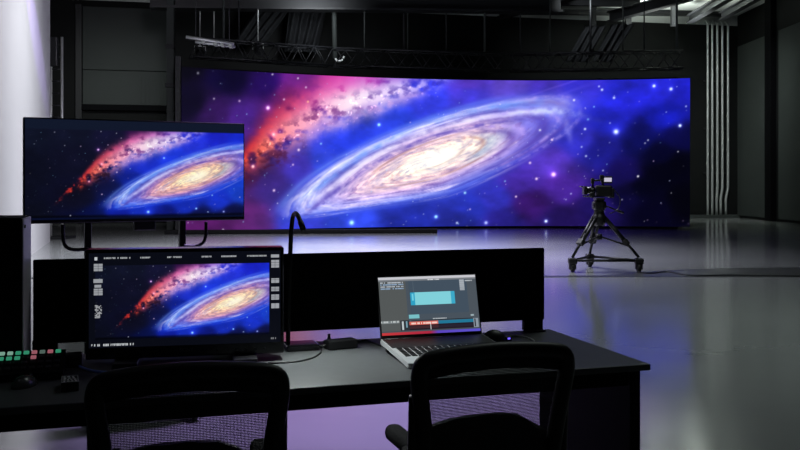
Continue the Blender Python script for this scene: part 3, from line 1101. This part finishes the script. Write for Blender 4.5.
# low partition along the rear of the desk
part = thing('privacy_panel', 'low black partition panel along the rear edge of the desk', 'partition', D(0, DD, 0), DA)
PL = 2.02
bm = BM()
add_box(bm, (-PL / 2 - .02, -.012, (.785 + 1.084) / 2), (PL - .03, .024, 1.084 - .785), bev=.004)
obj('panel', bm, M['felt'], part)
for s in (-.085, -1.35, -1.985):
    bm = BM()
    add_box(bm, (s, -.012, DZ + .03), (.085, .03, .058), bev=.004)
    add_box(bm, (s, -.03, DZ + .004), (.075, .07, .006), bev=.002)
    obj('clamp', bm, M['desk_body'], part)

# ------------------------------------------------------------------ reference monitor
ML, MR = Vector((-1.05, 3.0, 0)), Vector((-.4035, 3.13, 0))
MA = math.atan2(MR.y - ML.y, MR.x - ML.x)
MW = (MR - ML).length
mon = thing('reference_monitor', 'broad black desk monitor showing the galaxy with white readouts', 'monitor', ((ML + MR) / 2) + Vector((0, 0, DZ)), MA)
z1, z0 = 1.134 - DZ, .765 - DZ
bm = BM()
add_box(bm, (0, .045, (z0 + z1) / 2), (MW, .09, z1 - z0), bev=.006)
add_box(bm, (0, .11, (z0 + z1) / 2), (MW * .8, .05, (z1 - z0) * .75), bev=.02)
obj('housing', bm, M['black_gloss'], mon)
nw, nh = 570, 300
U, V = np.meshgrid(np.linspace(0, 1, nw), np.linspace(0, 1, nh))
mx = 86 + U * 195            # rough pixel frame of this display
my = 254 + V * 95
gx = 455 + (mx - 241) / .5
gy = 157 + (my - 6.5 * (1 - U) - 295.5) / .45
gy = 157 + ((254 + V * 95) - 304.5) / .475
img = galaxy(np.clip(gx, 141, 690), np.clip(gy, 76, 245), True)
dim = np.array(s2l((9, 11, 20)))
pic = sstep(.03, .035, U) * sstep(.941, .936, U) * sstep(.13, .135, V) * sstep(.915, .91, V)
img = img * pic[..., None] + (1 - pic)[..., None] * dim
rs = np.random.RandomState(3)


def blot(u0, u1, v0, v1, c, kind='solid'):
    """a readout on the display: solid mark or a line of tiny characters"""
    m = (U >= u0) & (U <= u1) & (V >= v0) & (V <= v1)
    if kind == 'text':
        cols = np.floor((U - u0) / .0075).astype(int)
        a_ = rs.rand(400)[np.clip(cols, 0, 399)]
        fr_ = (U - u0) / .0075 - cols
        up_ = (V - v0) / (v1 - v0)
        m &= (fr_ < .74) & (a_ > .1) & ~((fr_ > .25) & (fr_ < .5) & (np.abs(up_ - (.3 if True else .7)) < .14) & (a_ > .5)) & ~((a_ > .75) & (up_ > .6) & (fr_ > .3))
    if kind == 'grid':
        fu = ((U - u0) / (u1 - u0) * 2) % 1
        fv = ((V - v0) / (v1 - v0) * 3) % 1
        m &= (fu > .08) & (fv > .12)
    if kind == 'speck':
        m &= vnoise(U * 150, V * 110, 4.0) > .5
    img[m] = s2l(c)


def mb(x0, x1, y0, y1, c=(150, 153, 158), kind='solid'):
    slope = lambda x: 254.3 - .0152 * (x - 88) if False else 0
    blot((x0 - 86) / 195, (x1 - 86) / 195, (y0 - 254) / 95, (y1 - 254) / 95, c, kind)


for (a_, b_) in ((101, 127), (137, 147), (164, 179), (199, 210), (219, 235), (246, 266)):
    mb(a_, b_, 258.2, 260.0, (165, 168, 172), 'text')
mb(91.5, 94.5, 258, 261, (190, 194, 198))
mb(90.5, 99.5, 264.5, 272, kind='grid')
mb(90.5, 99.5, 280, 283.6)
mb(91.5, 98, 285.5, 288.5)
mb(90.5, 99.5, 289, 296, kind='grid')
mb(92, 99, 306, 319, (150, 152, 156), 'speck')
for (a_, b_) in ((258, 261), (263.5, 271.5), (282.5, 287.5), (291.5, 296), (299.5, 305), (308.5, 314)):
    mb(271, 279.3, a_, b_, (155, 158, 164), 'grid' if b_ - a_ > 3.5 else 'solid')
mb(88.5, 132, 345, 347.2, (190, 194, 198), 'text')
mb(271, 276, 344, 346, (140, 142, 146), 'text')
pos = np.stack([-(MW / 2 - .012) + (MW - .024) * U, 0 * U - .0015, (z1 - .012) + ((z0 + .040) - (z1 - .012)) * V], -1)
screen_mesh('screen', pos, img, M['mon'], mon)
for s in (-1, 1):
    bm = BM()
    add_box(bm, (s * .195, .03, z0 / 2), (.08, .22, z0), bev=.004)
    obj('foot', bm, M['black'], mon)
for i in range(7):
    bm = BM()
    add_lathe(bm, [(.004, 0), (.004, .003), (.003, .004)], 10, Matrix.Translation((.07 + i * .032, -.0, z0 + .02)) @ Matrix.Rotation(PI / 2, 4, 'X'))
    obj('button', bm, M['key_dark'], mon)


def letters(name, body, size, m, parent, loc, rot):
    cu = bpy.data.curves.new(name, 'FONT')
    cu.body = body
    cu.size = size
    cu.extrude = .0004
    cu.align_x = 'CENTER'
    t = bpy.data.objects.new(name, cu)
    C.objects.link(t)
    bpy.context.view_layer.update()
    me = bpy.data.meshes.new_from_object(t.evaluated_get(bpy.context.evaluated_depsgraph_get()))
    bpy.data.objects.remove(t)
    me.materials.clear()
    me.materials.append(m)
    o = bpy.data.objects.new(name, me)
    C.objects.link(o)
    o.parent = parent
    o.location = loc
    o.rotation_euler = rot
    return o


letters('maker_lettering', 'SONY', .017, M['logo'], mon, (0, -.001, z0 + .018), (PI / 2, 0, 0))

# ------------------------------------------------------------------ laptop
hp = at(380.5, 342, 3.30)
LA = DA
lw = .40
lap = thing('laptop', 'open silver laptop with an editing timeline on its grey screen', 'laptop', D(*(loc_of(hp)[:2]), DZ), LA)
HZl = .040
ld = .34
tilt = math.atan2(HZl - .018, ld)
bm = BM()
# wedge base: rear raised on its feet
def wedge(bm, x0, x1, y0, y1, za0, za1, zb0, zb1):
    vs = [bm.verts.new(c) for c in ((x0, y0, za0), (x1, y0, za0), (x1, y1, za1), (x0, y1, za1), (x0, y0, zb0), (x1, y0, zb0), (x1, y1, zb1), (x0, y1, zb1))]
    for f in ((3, 2, 1, 0), (4, 5, 6, 7), (0, 1, 5, 4), (1, 2, 6, 5), (2, 3, 7, 6), (3, 0, 4, 7)):
        bm.faces.new([vs[i] for i in f])


wedge(bm, 0, lw, -ld, 0, .004, .026, .020, .044)
obj('base', bm, M['deck'], lap)


def deck_z(y):
    return .020 + (y + ld) / ld * .024


for (x, y, z) in ((.03, -.02, .026), (lw - .03, -.02, .026), (.03, -ld + .02, .007), (lw - .03, -ld + .02, .007)):
    bm = BM()
    add_box(bm, (x, y, z / 2), (.03, .015, z))
    obj('rubber_foot', bm, M['black'], lap)
bm = BM()
wedge(bm, .004, lw - .004, -.135, -.012, deck_z(-.135), deck_z(-.012), deck_z(-.135) + .0015, deck_z(-.012) + .0015)
obj('speaker_strip', bm, M['black'], lap, 'dark strip below the hinge')
bm = BM()
for r_ in range(6):
    for c_ in range(15):
        y = -.150 - r_ * .0195
        x = .02 + c_ * .0242
        if r_ == 5 and 4 <= c_ <= 8:
            continue
        z = deck_z(y)
        add_box(bm, (x + .007, y, z + .001), (.019, .0145, .004), bev=.001, seg=1)
add_box(bm, (.02 + 6 * .0242 + .007, -.150 - 5 * .0195, deck_z(-.2475) + .001), (.116, .0145, .004), bev=.001, seg=1)
obj('keyboard', bm, M['black'], lap)
bm = BM()
add_box(bm, (lw / 2, -.30, deck_z(-.30) + .0006), (.13, .06, .0012))
obj('trackpad', bm, M['silver'], lap)
# lid
lean = math.radians(15.5)
LR = Matrix.Translation((0, -.004, .044)) @ Matrix.Rotation(-lean, 4, 'X')
LH = .232
lid = BM()
add_box(lid, (0, 0, 0), (1, 1, 1))
lid.free()
bm = BM()
add_box(bm, LR @ Vector((lw / 2, .004, LH / 2)), (lw, .006, LH), Matrix.Rotation(-lean, 4, 'X'), bev=.002)
lidd = obj('lid', bm, M['black'], lap)
nw, nh = 400, 240
U, V = np.meshgrid(np.linspace(0, 1, nw), np.linspace(0, 1, nh))
img = np.zeros((nh, nw, 3)) + np.array(s2l((72, 82, 92)))
rs = np.random.RandomState(8)


def rect(u0, u1, v0, v1, c):
    img[(U >= u0) & (U < u1) & (V >= v0) & (V < v1)] = s2l(c)


def chars(u0, u1, v0, v1, c, pitch=.012):
    cols = np.floor((U - u0) / pitch).astype(int)
    a_ = rs.rand(300)[np.clip(cols, 0, 299)]
    fr_ = (U - u0) / pitch - cols
    m = (U >= u0) & (U < u1) & (V >= v0) & (V < v1) & (fr_ < .75) & (a_ > .18)
    img[m] = s2l(c)


rect(0, .27, 0, 1, (84, 88, 88))
rect(.90, 1, 0, 1, (76, 84, 92))
rect(.30, .90, .06, .66, (66, 80, 94))
rect(0, 1, 0, .045, (200, 200, 206))
rect(0, 1, .045, .075, (120, 124, 130))
chars(.5, .62, .052, .07, (220, 222, 226))
for i in range(4):
    chars(.02, .25, .085 + i * .035, .105 + i * .035, (150, 176, 206) if i % 2 else (196, 204, 214))
rect(.825, .875, .075, .27, (165, 172, 180))
for i in range(6):
    rect(.825, .875, .075 + i * .034, .082 + i * .034, (110, 118, 126))
chars(.885, .96, .09, .11, (190, 196, 202))
rect(.345, .348, .08, .28, (96, 110, 120))
rect(.31, .765, .28, .50, (128, 208, 218))
rect(.31, .355, .28, .50, (46, 160, 196))
rect(.725, .765, .28, .50, (60, 168, 200))
rect(.325, .342, .30, .42, (110, 205, 225))
rect(.28, .385, .665, .73, (120, 190, 198))
chars(.52, .66, .74, .757, (190, 196, 200))
rect(.30, .93, .765, .775, (30, 36, 42))
chars(.89, .95, .70, .73, (170, 190, 196))
rect(0, .18, .755, .80, (120, 128, 130))
chars(.0, .18, .76, .79, (200, 206, 206))
rect(.19, .28, .755, .93, (44, 50, 56))
rect(.205, .222, .77, .92, (190, 200, 204))
rect(.245, .26, .77, .88, (120, 160, 176))
rect(.28, .935, .80, .93, (36, 28, 36))
rect(.28, .57, .785, .845, (214, 100, 88))
chars(.30, .56, .80, .83, (250, 225, 215))
rect(.57, .935, .785, .84, (34, 118, 150))
rect(.28, .57, .86, .905, (66, 40, 46))
rect(.57, .935, .86, .905, (40, 36, 50))
rect(.49, .494, .80, .93, (235, 236, 236))
rect(.935, .985, .77, .93, (140, 150, 160))
rect(.945, .958, .78, .92, (30, 34, 40))
rect(0, 1, .93, .955, (70, 78, 86))
bot = V >= .955
cc_ = ramp(U, [(0, (196, 60, 62)), (.48, (170, 44, 66)), (.56, (92, 70, 190)), (1, (92, 84, 205))])
img[bot] = ((cc_ / 255) ** 2.2)[bot]
q00 = [LR @ Vector((x, -.0008, z)) for x, z in ((.006, LH - .005), (lw - .006, LH - .005), (lw - .006, .012), (.006, .012))]
q00 = np.array([list(p) for p in q00])
pos = (q00[0] * (1 - U[..., None]) + q00[1] * U[..., None]) * (1 - V[..., None]) + (q00[3] * (1 - U[..., None]) + q00[2] * U[..., None]) * V[..., None]
screen_mesh('screen', pos, img, M['lap'], lidd)

# ------------------------------------------------------------------ gooseneck lamp
gl = loc_of(at(301, 349, 3.34))
gp = D(gl.x, gl.y, DZ)
lamp = thing('gooseneck_lamp', 'slim black gooseneck lamp hooked over at the top beside the monitor', 'lamp', gp, 0)
bm = BM()
add_box(bm, (0, 0, .012), (.12, .10, .024), DA, bev=.006)
obj('base', bm, M['black_gloss'], lamp)
Yp = 3.36
neck = [at(288, 343, Yp), at(288.5, 300, Yp), at(290, 262, Yp), at(291, 236, Yp), at(292.5, 219, Yp - .02), at(295, 213.5, Yp - .06), at(298, 216, Yp - .12), at(302, 226, Yp - .18)]
neck = [p - gp for p in neck]
neck[0].z = .02
bm = BM()
add_tube(bm, smooth_path(neck, 6), .0085, 10)
obj('neck', bm, M['black'], lamp)
tip = neck[-1]
dirn = (neck[-1] - neck[-2]).normalized()
bm = BM()
q = dirn.to_track_quat('Z', 'Y').to_matrix().to_4x4()
add_lathe(bm, [(.0085, -.03), (.0105, -.025), (.0105, .02), (.008, .02), (.0075, .012)], 16, Matrix.Translation(tip) @ q)
obj('lamp_head', bm, M['black'], lamp)
bm = BM()
bmesh.ops.create_uvsphere(bm, u_segments=12, v_segments=8, radius=.006, matrix=Matrix.Translation(tip + dirn * .004))
obj('bulb', bm, M['bulb'], lamp)
ld_ = bpy.data.lights.new('gooseneck_lamp_light', 'SPOT')
ld_.energy = 20.0
ld_.spot_size = math.radians(105)
ld_.spot_blend = .7
ld_.shadow_soft_size = .012
ld_.color = (.93, 1, .98)
lo = bpy.data.objects.new('gooseneck_lamp_light', ld_)
C.objects.link(lo)
lo.parent = lamp
lo.location = tip + dirn * .026
lo.rotation_euler = Vector((.15, -.16, -.44)).to_track_quat('-Z', 'Y').to_euler()

# ------------------------------------------------------------------ computer tower at the left end
tw = thing('computer_tower', 'tall black computer tower at the left end of the desk', 'computer', D(-2.034, .50, DZ), DA)
TH_ = .503
bm = BM()
add_box(bm, (-.12, .128, TH_ / 2 + .006), (.236, .256, TH_ - .012), bev=.004)
obj('case', bm, M['case'], tw)
bm = BM()
add_box(bm, (-.001, .128, TH_ / 2 + .006), (.006, .25, TH_ - .02), bev=.002)
obj('side_panel', bm, M['case_side'], tw, 'lilac-lit side panel')
bm = BM()
for z in (.035, TH_ - .03):
    bm = BM()
    add_lathe(bm, [(.006, 0), (.006, .004), (.003, .005)], 12, Matrix.Translation((.002, .03, z)) @ Matrix.Rotation(PI / 2, 4, 'Y'))
    obj('screw', bm, M['black'], tw)
bm = BM()
for x, y in ((-.22, .02), (-.02, .02), (-.22, .235), (-.02, .235)):
    bm = BM()
    add_lathe(bm, [(.012, 0), (.014, .004), (.012, .007)], 12, Matrix.Translation((x, y, 0)))
    obj('rubber_foot', bm, M['black'], tw)

# ------------------------------------------------------------------ switcher panel with lit keys
sw = thing('switcher_panel', 'black switcher panel with rows of green and pink lit keys', 'control panel', D(-1.90, .335, DZ), DA)
bm = BM()
SWL = .46
prof = [(0, 0, 0), (0, .145, 0), (0, .145, .068), (0, .135, .070), (0, 0, .024)]
add_prism(bm, prof, (-SWL, 0, 0))
obj('housing', bm, M['case'], sw)
sl = math.atan2(.046, .135)
rowmat = {0: ['key_green', 'key_pink', 'key_dim', 'key_pink', 'key_green', 'key_green', 'key_white', 'key_white'],
          1: ['key_dark', 'key_dark', 'key_dark', 'key_pink', 'key_dark', 'key_green', 'key_green', 'key_green']}
for r_ in range(4):
    for c_ in range(18):
        y = .122 - r_ * .031
        x = -.022 - c_ * .0242
        z = .024 + y / .135 * .046
        bm = BM()
        add_box(bm, (x, y, z + .002), (.0165, .015, .008), Matrix.Rotation(sl, 4, 'X'), bev=.0015, seg=1)
        mm = 'key_dark'
        if r_ in rowmat:
            mm = rowmat[r_][c_] if c_ < 8 else ('key_green' if c_ % 3 else 'key_dark')
        obj('key', bm, M[mm], sw, {'key_green': 'green lit key', 'key_pink': 'pink lit key', 'key_white': 'white-green lit key', 'key_dim': 'dim grey lit key'}.get(mm))

# mouse
ml = loc_of(at(25, 384, 2.735))
ms = thing('computer_mouse', 'dark computer mouse with a bright glint at the left desk front', 'mouse', D(ml.x, ml.y, DZ), DA - .5)
bm = BM()
bmesh.ops.create_uvsphere(bm, u_segments=24, v_segments=14, radius=1)
for v_ in bm.verts:
    x, y, z = v_.co
    v_.co = Vector((x * .030 * (1 - .1 * y), y * .052, max(z, 0) * .034 * (1 - .18 * y)))
for f in bm.faces:
    f.smooth = True
bmesh.ops.remove_doubles(bm, verts=bm.verts, dist=1e-5)
obj('body', bm, mat('mouse_shell', (.05, .055, .055), .25), ms)
bm = BM()
add_lathe(bm, [(.004, -.003), (.008, -.003), (.008, .003), (.004, .003)], 14, Matrix.Translation((0, .028, .024)) @ Matrix.Rotation(PI / 2, 4, 'Y'))
obj('scroll_wheel', bm, M['black'], ms)

# small box with white printing
al = loc_of(at(70, 391, 2.66))
ab = thing('adapter_box', 'small black box with white printing on top, beside the mouse', 'box', D(al.x, al.y, DZ), DA + .06)
bm = BM()
add_box(bm, (0, .05, .014), (.05, .10, .028), bev=.003)
obj('case', bm, M['black'], ab)
bm = BM()
rs = np.random.RandomState(21)
for j in range(4):
    x = -.019
    while x < .013:
        w_ = rs.uniform(.006, .011)
        add_box(bm, (x + w_ / 2, .018 + j * .021, .0283), (w_ * .75, rs.uniform(.008, .012), .0006))
        x += w_ + .003
for (cx_, cy_, sx_, sy_) in ((0, .003, .045, .0012), (0, .097, .045, .0012), (-.0225, .05, .001, .094), (.0225, .05, .001, .094)):
    add_box(bm, (cx_, cy_, .0283), (sx_, sy_, .0006))
obj('printing', bm, M['lettering'], ab, 'pale printed marks')

# small flat dark device behind it
kl = loc_of(at(73, 355, 3.0))
kr = thing('card_reader', 'small flat dark grey device between the lit keys and the monitor', 'device', D(kl.x, kl.y, DZ), DA)
bm = BM()
add_box(bm, (0, .03, .022), (.055, .06, .044), bev=.004)
obj('case', bm, M['key_dark'], kr)
bm = BM()
add_box(bm, (0, -.001, .030), (.04, .004, .006))
obj('slot', bm, M['case'], kr)


def desk_cable(pix, r, m, name, label, zoff=None):
    P = []
    for px, py in pix:
        Y = F * (CAM - DZ - r) / (py - HZ)
        P.append(Vector(((px - 400) / F * Y, Y, DZ + r)))
    bm = BM()
    add_tube(bm, smooth_path(P, 8), r, 8)
    return tag(obj(name, bm, m), label, 'cable')


desk_cable([(73.5, 360), (76, 363.5), (81, 367), (89, 370), (99, 371.8), (110, 372.5)], .0048, M['blue_cable'], 'blue_cable', 'blue cable curving across the desk left of the monitor')
desk_cable([(316, 341.5), (320, 345), (320.5, 352), (313, 357.5), (300, 361), (285, 362.5), (268, 363)], .003, M['black'], 'monitor_cable', 'thin black cable looping on the desk at the lamp base')
desk_cable([(300, 350), (306, 345), (313, 343), (320, 344), (326, 347)], .0035, M['black'], 'lamp_cable', 'short black cable between the lamp base and the power adapter')
desk_cable([(356, 341), (366, 340), (374, 343), (381, 346)], .0035, M['black'], 'power_cable', 'black cable between the power adapter and the laptop')

# power adapter and small upright plug
pl_ = loc_of(at(344, 349, 3.33))
pa = thing('power_adapter', 'black power adapter brick lying on the desk behind the laptop', 'adapter', D(pl_.x, pl_.y, DZ), DA + .2)
bm = BM()
add_box(bm, (0, .03, .017), (.12, .055, .034), bev=.006)
obj('brick', bm, M['black'], pa)
bm = BM()
add_tube(bm, smooth_path([(.055, .03, .015), (.085, .04, .02), (.075, .065, .01), (.02, .075, .012), (-.05, .07, .01), (-.08, .045, .012), (-.06, .03, .016)], 6), .004, 8)
obj('lead', bm, M['black'], pa)
ul = loc_of(at(329, 344, 3.45))
up_ = thing('usb_plug', 'tiny pale upright plug standing by the power adapter', 'plug', D(ul.x, ul.y, DZ), DA)
bm = BM()
add_box(bm, (0, 0, .012), (.014, .012, .024), bev=.002)
obj('shell', bm, M['clear'], up_)
bm = BM()
add_box(bm, (0, 0, .031), (.010, .006, .014))
obj('connector', bm, M['silver'], up_)

# hub with the blue light right of the laptop
hl = loc_of(at(494, 338.5, 3.5))
hb = thing('usb_hub', 'dark rounded hub with a tiny blue light right of the laptop', 'hub', D(hl.x, hl.y, DZ), DA)
bm = BM()
bmesh.ops.create_uvsphere(bm, u_segments=20, v_segments=12, radius=1)
for v_ in bm.verts:
    x, y, z = v_.co
    v_.co = Vector((x * .05, y * .04, max(z, 0) * .046))
for f in bm.faces:
    f.smooth = True
bmesh.ops.remove_doubles(bm, verts=bm.verts, dist=1e-5)
obj('body', bm, M['black'], hb)
bm = BM()
add_box(bm, (.05, -.01, .010), (.03, .03, .018), bev=.003)
obj('port', bm, M['black'], hb)
bm = BM()
add_box(bm, (.052, -.026, .013), (.010, .003, .006))
obj('indicator_light', bm, M['blue_led'], hb, 'tiny blue light')
desk_cable([(509, 336), (516, 335.5), (526, 337), (533, 340), (536, 344)], .0028, M['lettering'], 'hub_cable', 'thin pale cable curving right from the hub')


# ------------------------------------------------------------------ office chairs
def build_chair(name, label, loc, rz, group):
    t = thing(name, label, 'chair', loc, rz, group)
    lean_ = .13

    def bp(x, z):                # point of the back: leaning and slightly hollow
        y = -.27 + (.93 - z) * lean_ + .10 * x * x * 4 * .35
        return Vector((x, y, z))
    hp_ = [(.20, .50), (.212, .62), (.226, .74), (.241, .83), (.242, .872), (.229, .898), (.185, .910), (.09, .918)]
    prof = [(-a_, b_) for a_, b_ in hp_] + [(0, .921)] + hp_[::-1] + [ (.15, .47), (0, .465), (-.15, .47)]
    path = smooth_path([bp(x * .915, z - .022) for x, z in prof], 5, True)
    bm = BM()
    add_tube(bm, path, .0235, 12, True)
    fr_ = obj('backrest_frame', bm, M['chair'], t)
    # head band under the top rail
    bm = BM()
    g = []
    for j in range(5):
        row = []
        for i in range(25):
            x = -.205 + .41 * i / 24
            z_top = .892 - .45 * x * x
            z = z_top - .045 * j / 4
            p = bp(x, z)
            row.append(bm.verts.new(p + Vector((0, -.004 * math.sin(PI * j / 4), 0))))
        g.append(row)
    for j in range(4):
        for i in range(24):
            f = bm.faces.new((g[j][i], g[j][i + 1], g[j + 1][i + 1], g[j + 1][i]))
            f.smooth = True
    bmesh.ops.solidify(bm, geom=bm.faces[:], thickness=.012)
    obj('top_band', bm, M['chair'], t)
    # net
    bm = BM()
    g = []
    for j in range(19):
        row = []
        for i in range(25):
            x = -1 + 2 * i / 24
            z = .48 + .40 * j / 18
            hw = .180 + .032 * (z - .48) / .40
            zz = z - (.45 * (x * hw) ** 2 if z > .8 else 0)
            p = bp(x * hw, zz)
            p.y -= .0
            row.append(bm.verts.new(p))
        g.append(row)
    for j in range(18):
        for i in range(24):
            f = bm.faces.new((g[j][i], g[j][i + 1], g[j + 1][i + 1], g[j + 1][i]))
            f.smooth = True
    obj('backrest_mesh', bm, M['net'], t)
    # lumbar pad
    bm = BM()
    outl = [(-.185, .55), (-.185, .66), (-.165, .69), (-.10, .705), (0, .71), (.07, .705), (.12, .685), (.165, .645), (.185, .60), (.185, .55)]
    add_prism(bm, [bp(x, z) + Vector((0, .030, 0)) for x, z in outl], (0, .022, 0))
    obj('lumbar_support', bm, M['chair'], t)
    # seat
    bm = BM()
    add_box(bm, (0, .03, .46), (.47, .46, .075), bev=.035, seg=4)
    for f in bm.faces:
        f.smooth = True
    obj('seat', bm, M['fabric'], t)
    bm = BM()
    add_tube(bm, smooth_path([(0, -.02, .40), (0, -.17, .40), (0, -.235, .44), (0, -.225, .56)], 6), .026, 10)
    obj('back_bracket', bm, M['chair'], t)
    for s in (-1, 1):
        bm = BM()
        X = s * .226
        add_tube(bm, smooth_path([(s * .17, -.10, .425), (s * .21, -.16, .44), (X, -.20, .50), (X, -.215, .62), (X, -.225, .770), (X, -.226, .776)], 6), .0165, 12)
        ar = obj('armrest', bm, M['chair'], t)
        bm = BM()
        add_tube(bm, [(X, -.21, .60), (s * .222, -.14, .612)], .014, 8)
        add_box(bm, (s * .196, -.05, .612), (.055, .22, .05), bev=.022, seg=4)
        for f in bm.faces:
            f.smooth = True
        obj('arm_pad', bm, M['fabric'], ar)
    bm = BM()
    add_lathe(bm, [(.03, .10), (.03, .25), (.02, .25), (.02, .40), (.06, .405), (.07, .425)], 16)
    obj('gas_column', bm, M['black_metal'], t)
    bm = BM()
    for k in range(5):
        a_ = 2 * PI * k / 5 + .3
        add_tube(bm, [(0, 0, .115), (.16 * math.cos(a_), .16 * math.sin(a_), .10), (.30 * math.cos(a_), .30 * math.sin(a_), .075)], [.03, .024, .017], 8)
    obj('star_base', bm, M['chair'], t)
    for k in range(5):
        a_ = 2 * PI * k / 5 + .3
        bm = BM()
        for s in (-.012, .012):
            add_lathe(bm, [(.006, -.009), (.026, -.009), (.029, 0), (.026, .009), (.006, .009)], 14,
                      Matrix.Translation((.30 * math.cos(a_), .30 * math.sin(a_), .029)) @ Matrix.Rotation(a_ + PI / 2, 4, 'Z') @ Matrix.Translation((s, 0, 0)) @ Matrix.Rotation(PI / 2, 4, 'Y'))
        add_tube(bm, [(.30 * math.cos(a_), .30 * math.sin(a_), .03), (.30 * math.cos(a_), .30 * math.sin(a_), .08)], .008, 8)
        obj('caster', bm, M['black'], t)
    return t


def chair_at(px, Y, rz):
    """origin of a chair whose back's top centre is seen at px, depth Y"""
    c = Vector(((px - 400) / F * Y, Y, 0))
    return c + Matrix.Rotation(rz, 3, 'Z') @ Vector((0, .27, 0))


r1, r2 = math.radians(14), math.radians(19)
build_chair('office_chair', 'black mesh-backed office chair facing the broad monitor', chair_at(190, 2.19, r1), r1, 'office chairs at the desk')
build_chair('office_chair', 'black mesh-backed office chair in front of the open laptop', chair_at(498, 2.46, r2), r2, 'office chairs at the desk')


# ------------------------------------------------------------------ light
def area(name, loc, size, energy, col, target=None, spread=180, sy=None):
    l = bpy.data.lights.new(name, 'AREA')
    l.energy = energy
    l.color = col
    l.shape = 'RECTANGLE'
    l.size = size
    l.size_y = sy or size
    l.spread = math.radians(spread)
    o = bpy.data.objects.new(name, l)
    C.objects.link(o)
    o.location = loc
    tgt = Vector(target) if target else Vector((loc[0], loc[1], 0))
    o.rotation_euler = (tgt - Vector(loc)).to_track_quat('-Z', 'Y').to_euler()
    return o


area('ceiling_lamp_front', (3.5, 8.5, 7.4), 4, 105, (.88, 1, .95), spread=110)
area('ceiling_lamp_middle', (-.3, 17.5, 7.4), 4, 900, (.84, .84, 1), spread=92)
vl_ = bpy.data.lights.new('violet_floor_fill', 'SPOT')  # unseen violet light added to tint the floor behind the desk
vl_.energy = 5200
vl_.color = (.58, .40, 1)
vl_.spot_size = math.radians(31)
vl_.spot_blend = .8
vl_.shadow_soft_size = .15
vo = bpy.data.objects.new('violet_floor_fill', vl_)
C.objects.link(vo)
vo.location = (.2, 7.0, 7.4)
vo.rotation_euler = (Vector((-.25, 5.8, 0)) - vo.location).to_track_quat('-Z', 'Y').to_euler()
area('ceiling_lamp_left', (-4, 16, 7.3), 3, 300, (.93, .95, 1), spread=110)
area('wall_washer', (-1.5, 9, 6.2), 1.2, 84, (.92, .88, 1), (-6.9, 17, 3.6), spread=70)
sl_ = bpy.data.lights.new('violet_spot', 'SPOT')
sl_.energy = 5000
sl_.color = (.42, .25, 1)
sl_.spot_size = math.radians(9)
sl_.spot_blend = .6
sl_.shadow_soft_size = .05
so = bpy.data.objects.new('violet_spot', sl_)
C.objects.link(so)
so.location = (-3.6, 11.5, 7.2)
so.rotation_euler = (Vector((-7.0, 17.25, 4.3)) - so.location).to_track_quat('-Z', 'Y').to_euler()
area('corner_fill', (9.2, 30.4, 5.6), 1.2, 190, (.94, 1, .95), (9.4, 30.9, 9), spread=110)  # unseen fill added to brighten the pale ceiling corner
area('right_wall_fill', (9.6, 28, 7.2), 1.5, 75, (.92, 1, .97), (12.2, 33, 2.5), spread=80)  # unseen fill aimed at the conduit pipes and right wall
area('door_fill', (-8, 24.5, 6.6), 1.5, 17, (.92, 1, .96), (-9.5, 29, 3.4), spread=70)  # unseen fill aimed at the roller door
area('drape_fill', (-2, 24.5, 6.0), 1, 30, (.9, .95, 1), (-3.4, 29.2, 6), spread=90)  # added fill that lifts the left cloths, no fixture here
area('drape_fill_right', (5.5, 26.8, 7.4), .8, 22, (.9, .97, 1), (6.4, 29.7, 6), spread=80)  # second added fill, for the cloths on the right

w = bpy.data.worlds.new('studio_dark')
bpy.context.scene.world = w
w.use_nodes = True
w.node_tree.nodes['Background'].inputs['Color'].default_value = (.5, .55, .6, 1)
w.node_tree.nodes['Background'].inputs['Strength'].default_value = .01

# ------------------------------------------------------------------ camera
cd = bpy.data.cameras.new('camera')
cd.sensor_width = 36
cd.lens = F / 800 * 36
cd.shift_y = (HZ - 225) / 800
cd.clip_end = 200
co = bpy.data.objects.new('camera', cd)
C.objects.link(co)
co.location = (0, 0, CAM)
co.rotation_euler = (PI / 2, 0, 0)
S = bpy.context.scene
S.camera = co
S.view_settings.view_transform = 'Standard'
S.view_settings.look = 'None'
S.view_settings.exposure = 0
S.view_settings.gamma = 1
S.view_settings.use_curve_mapping = False
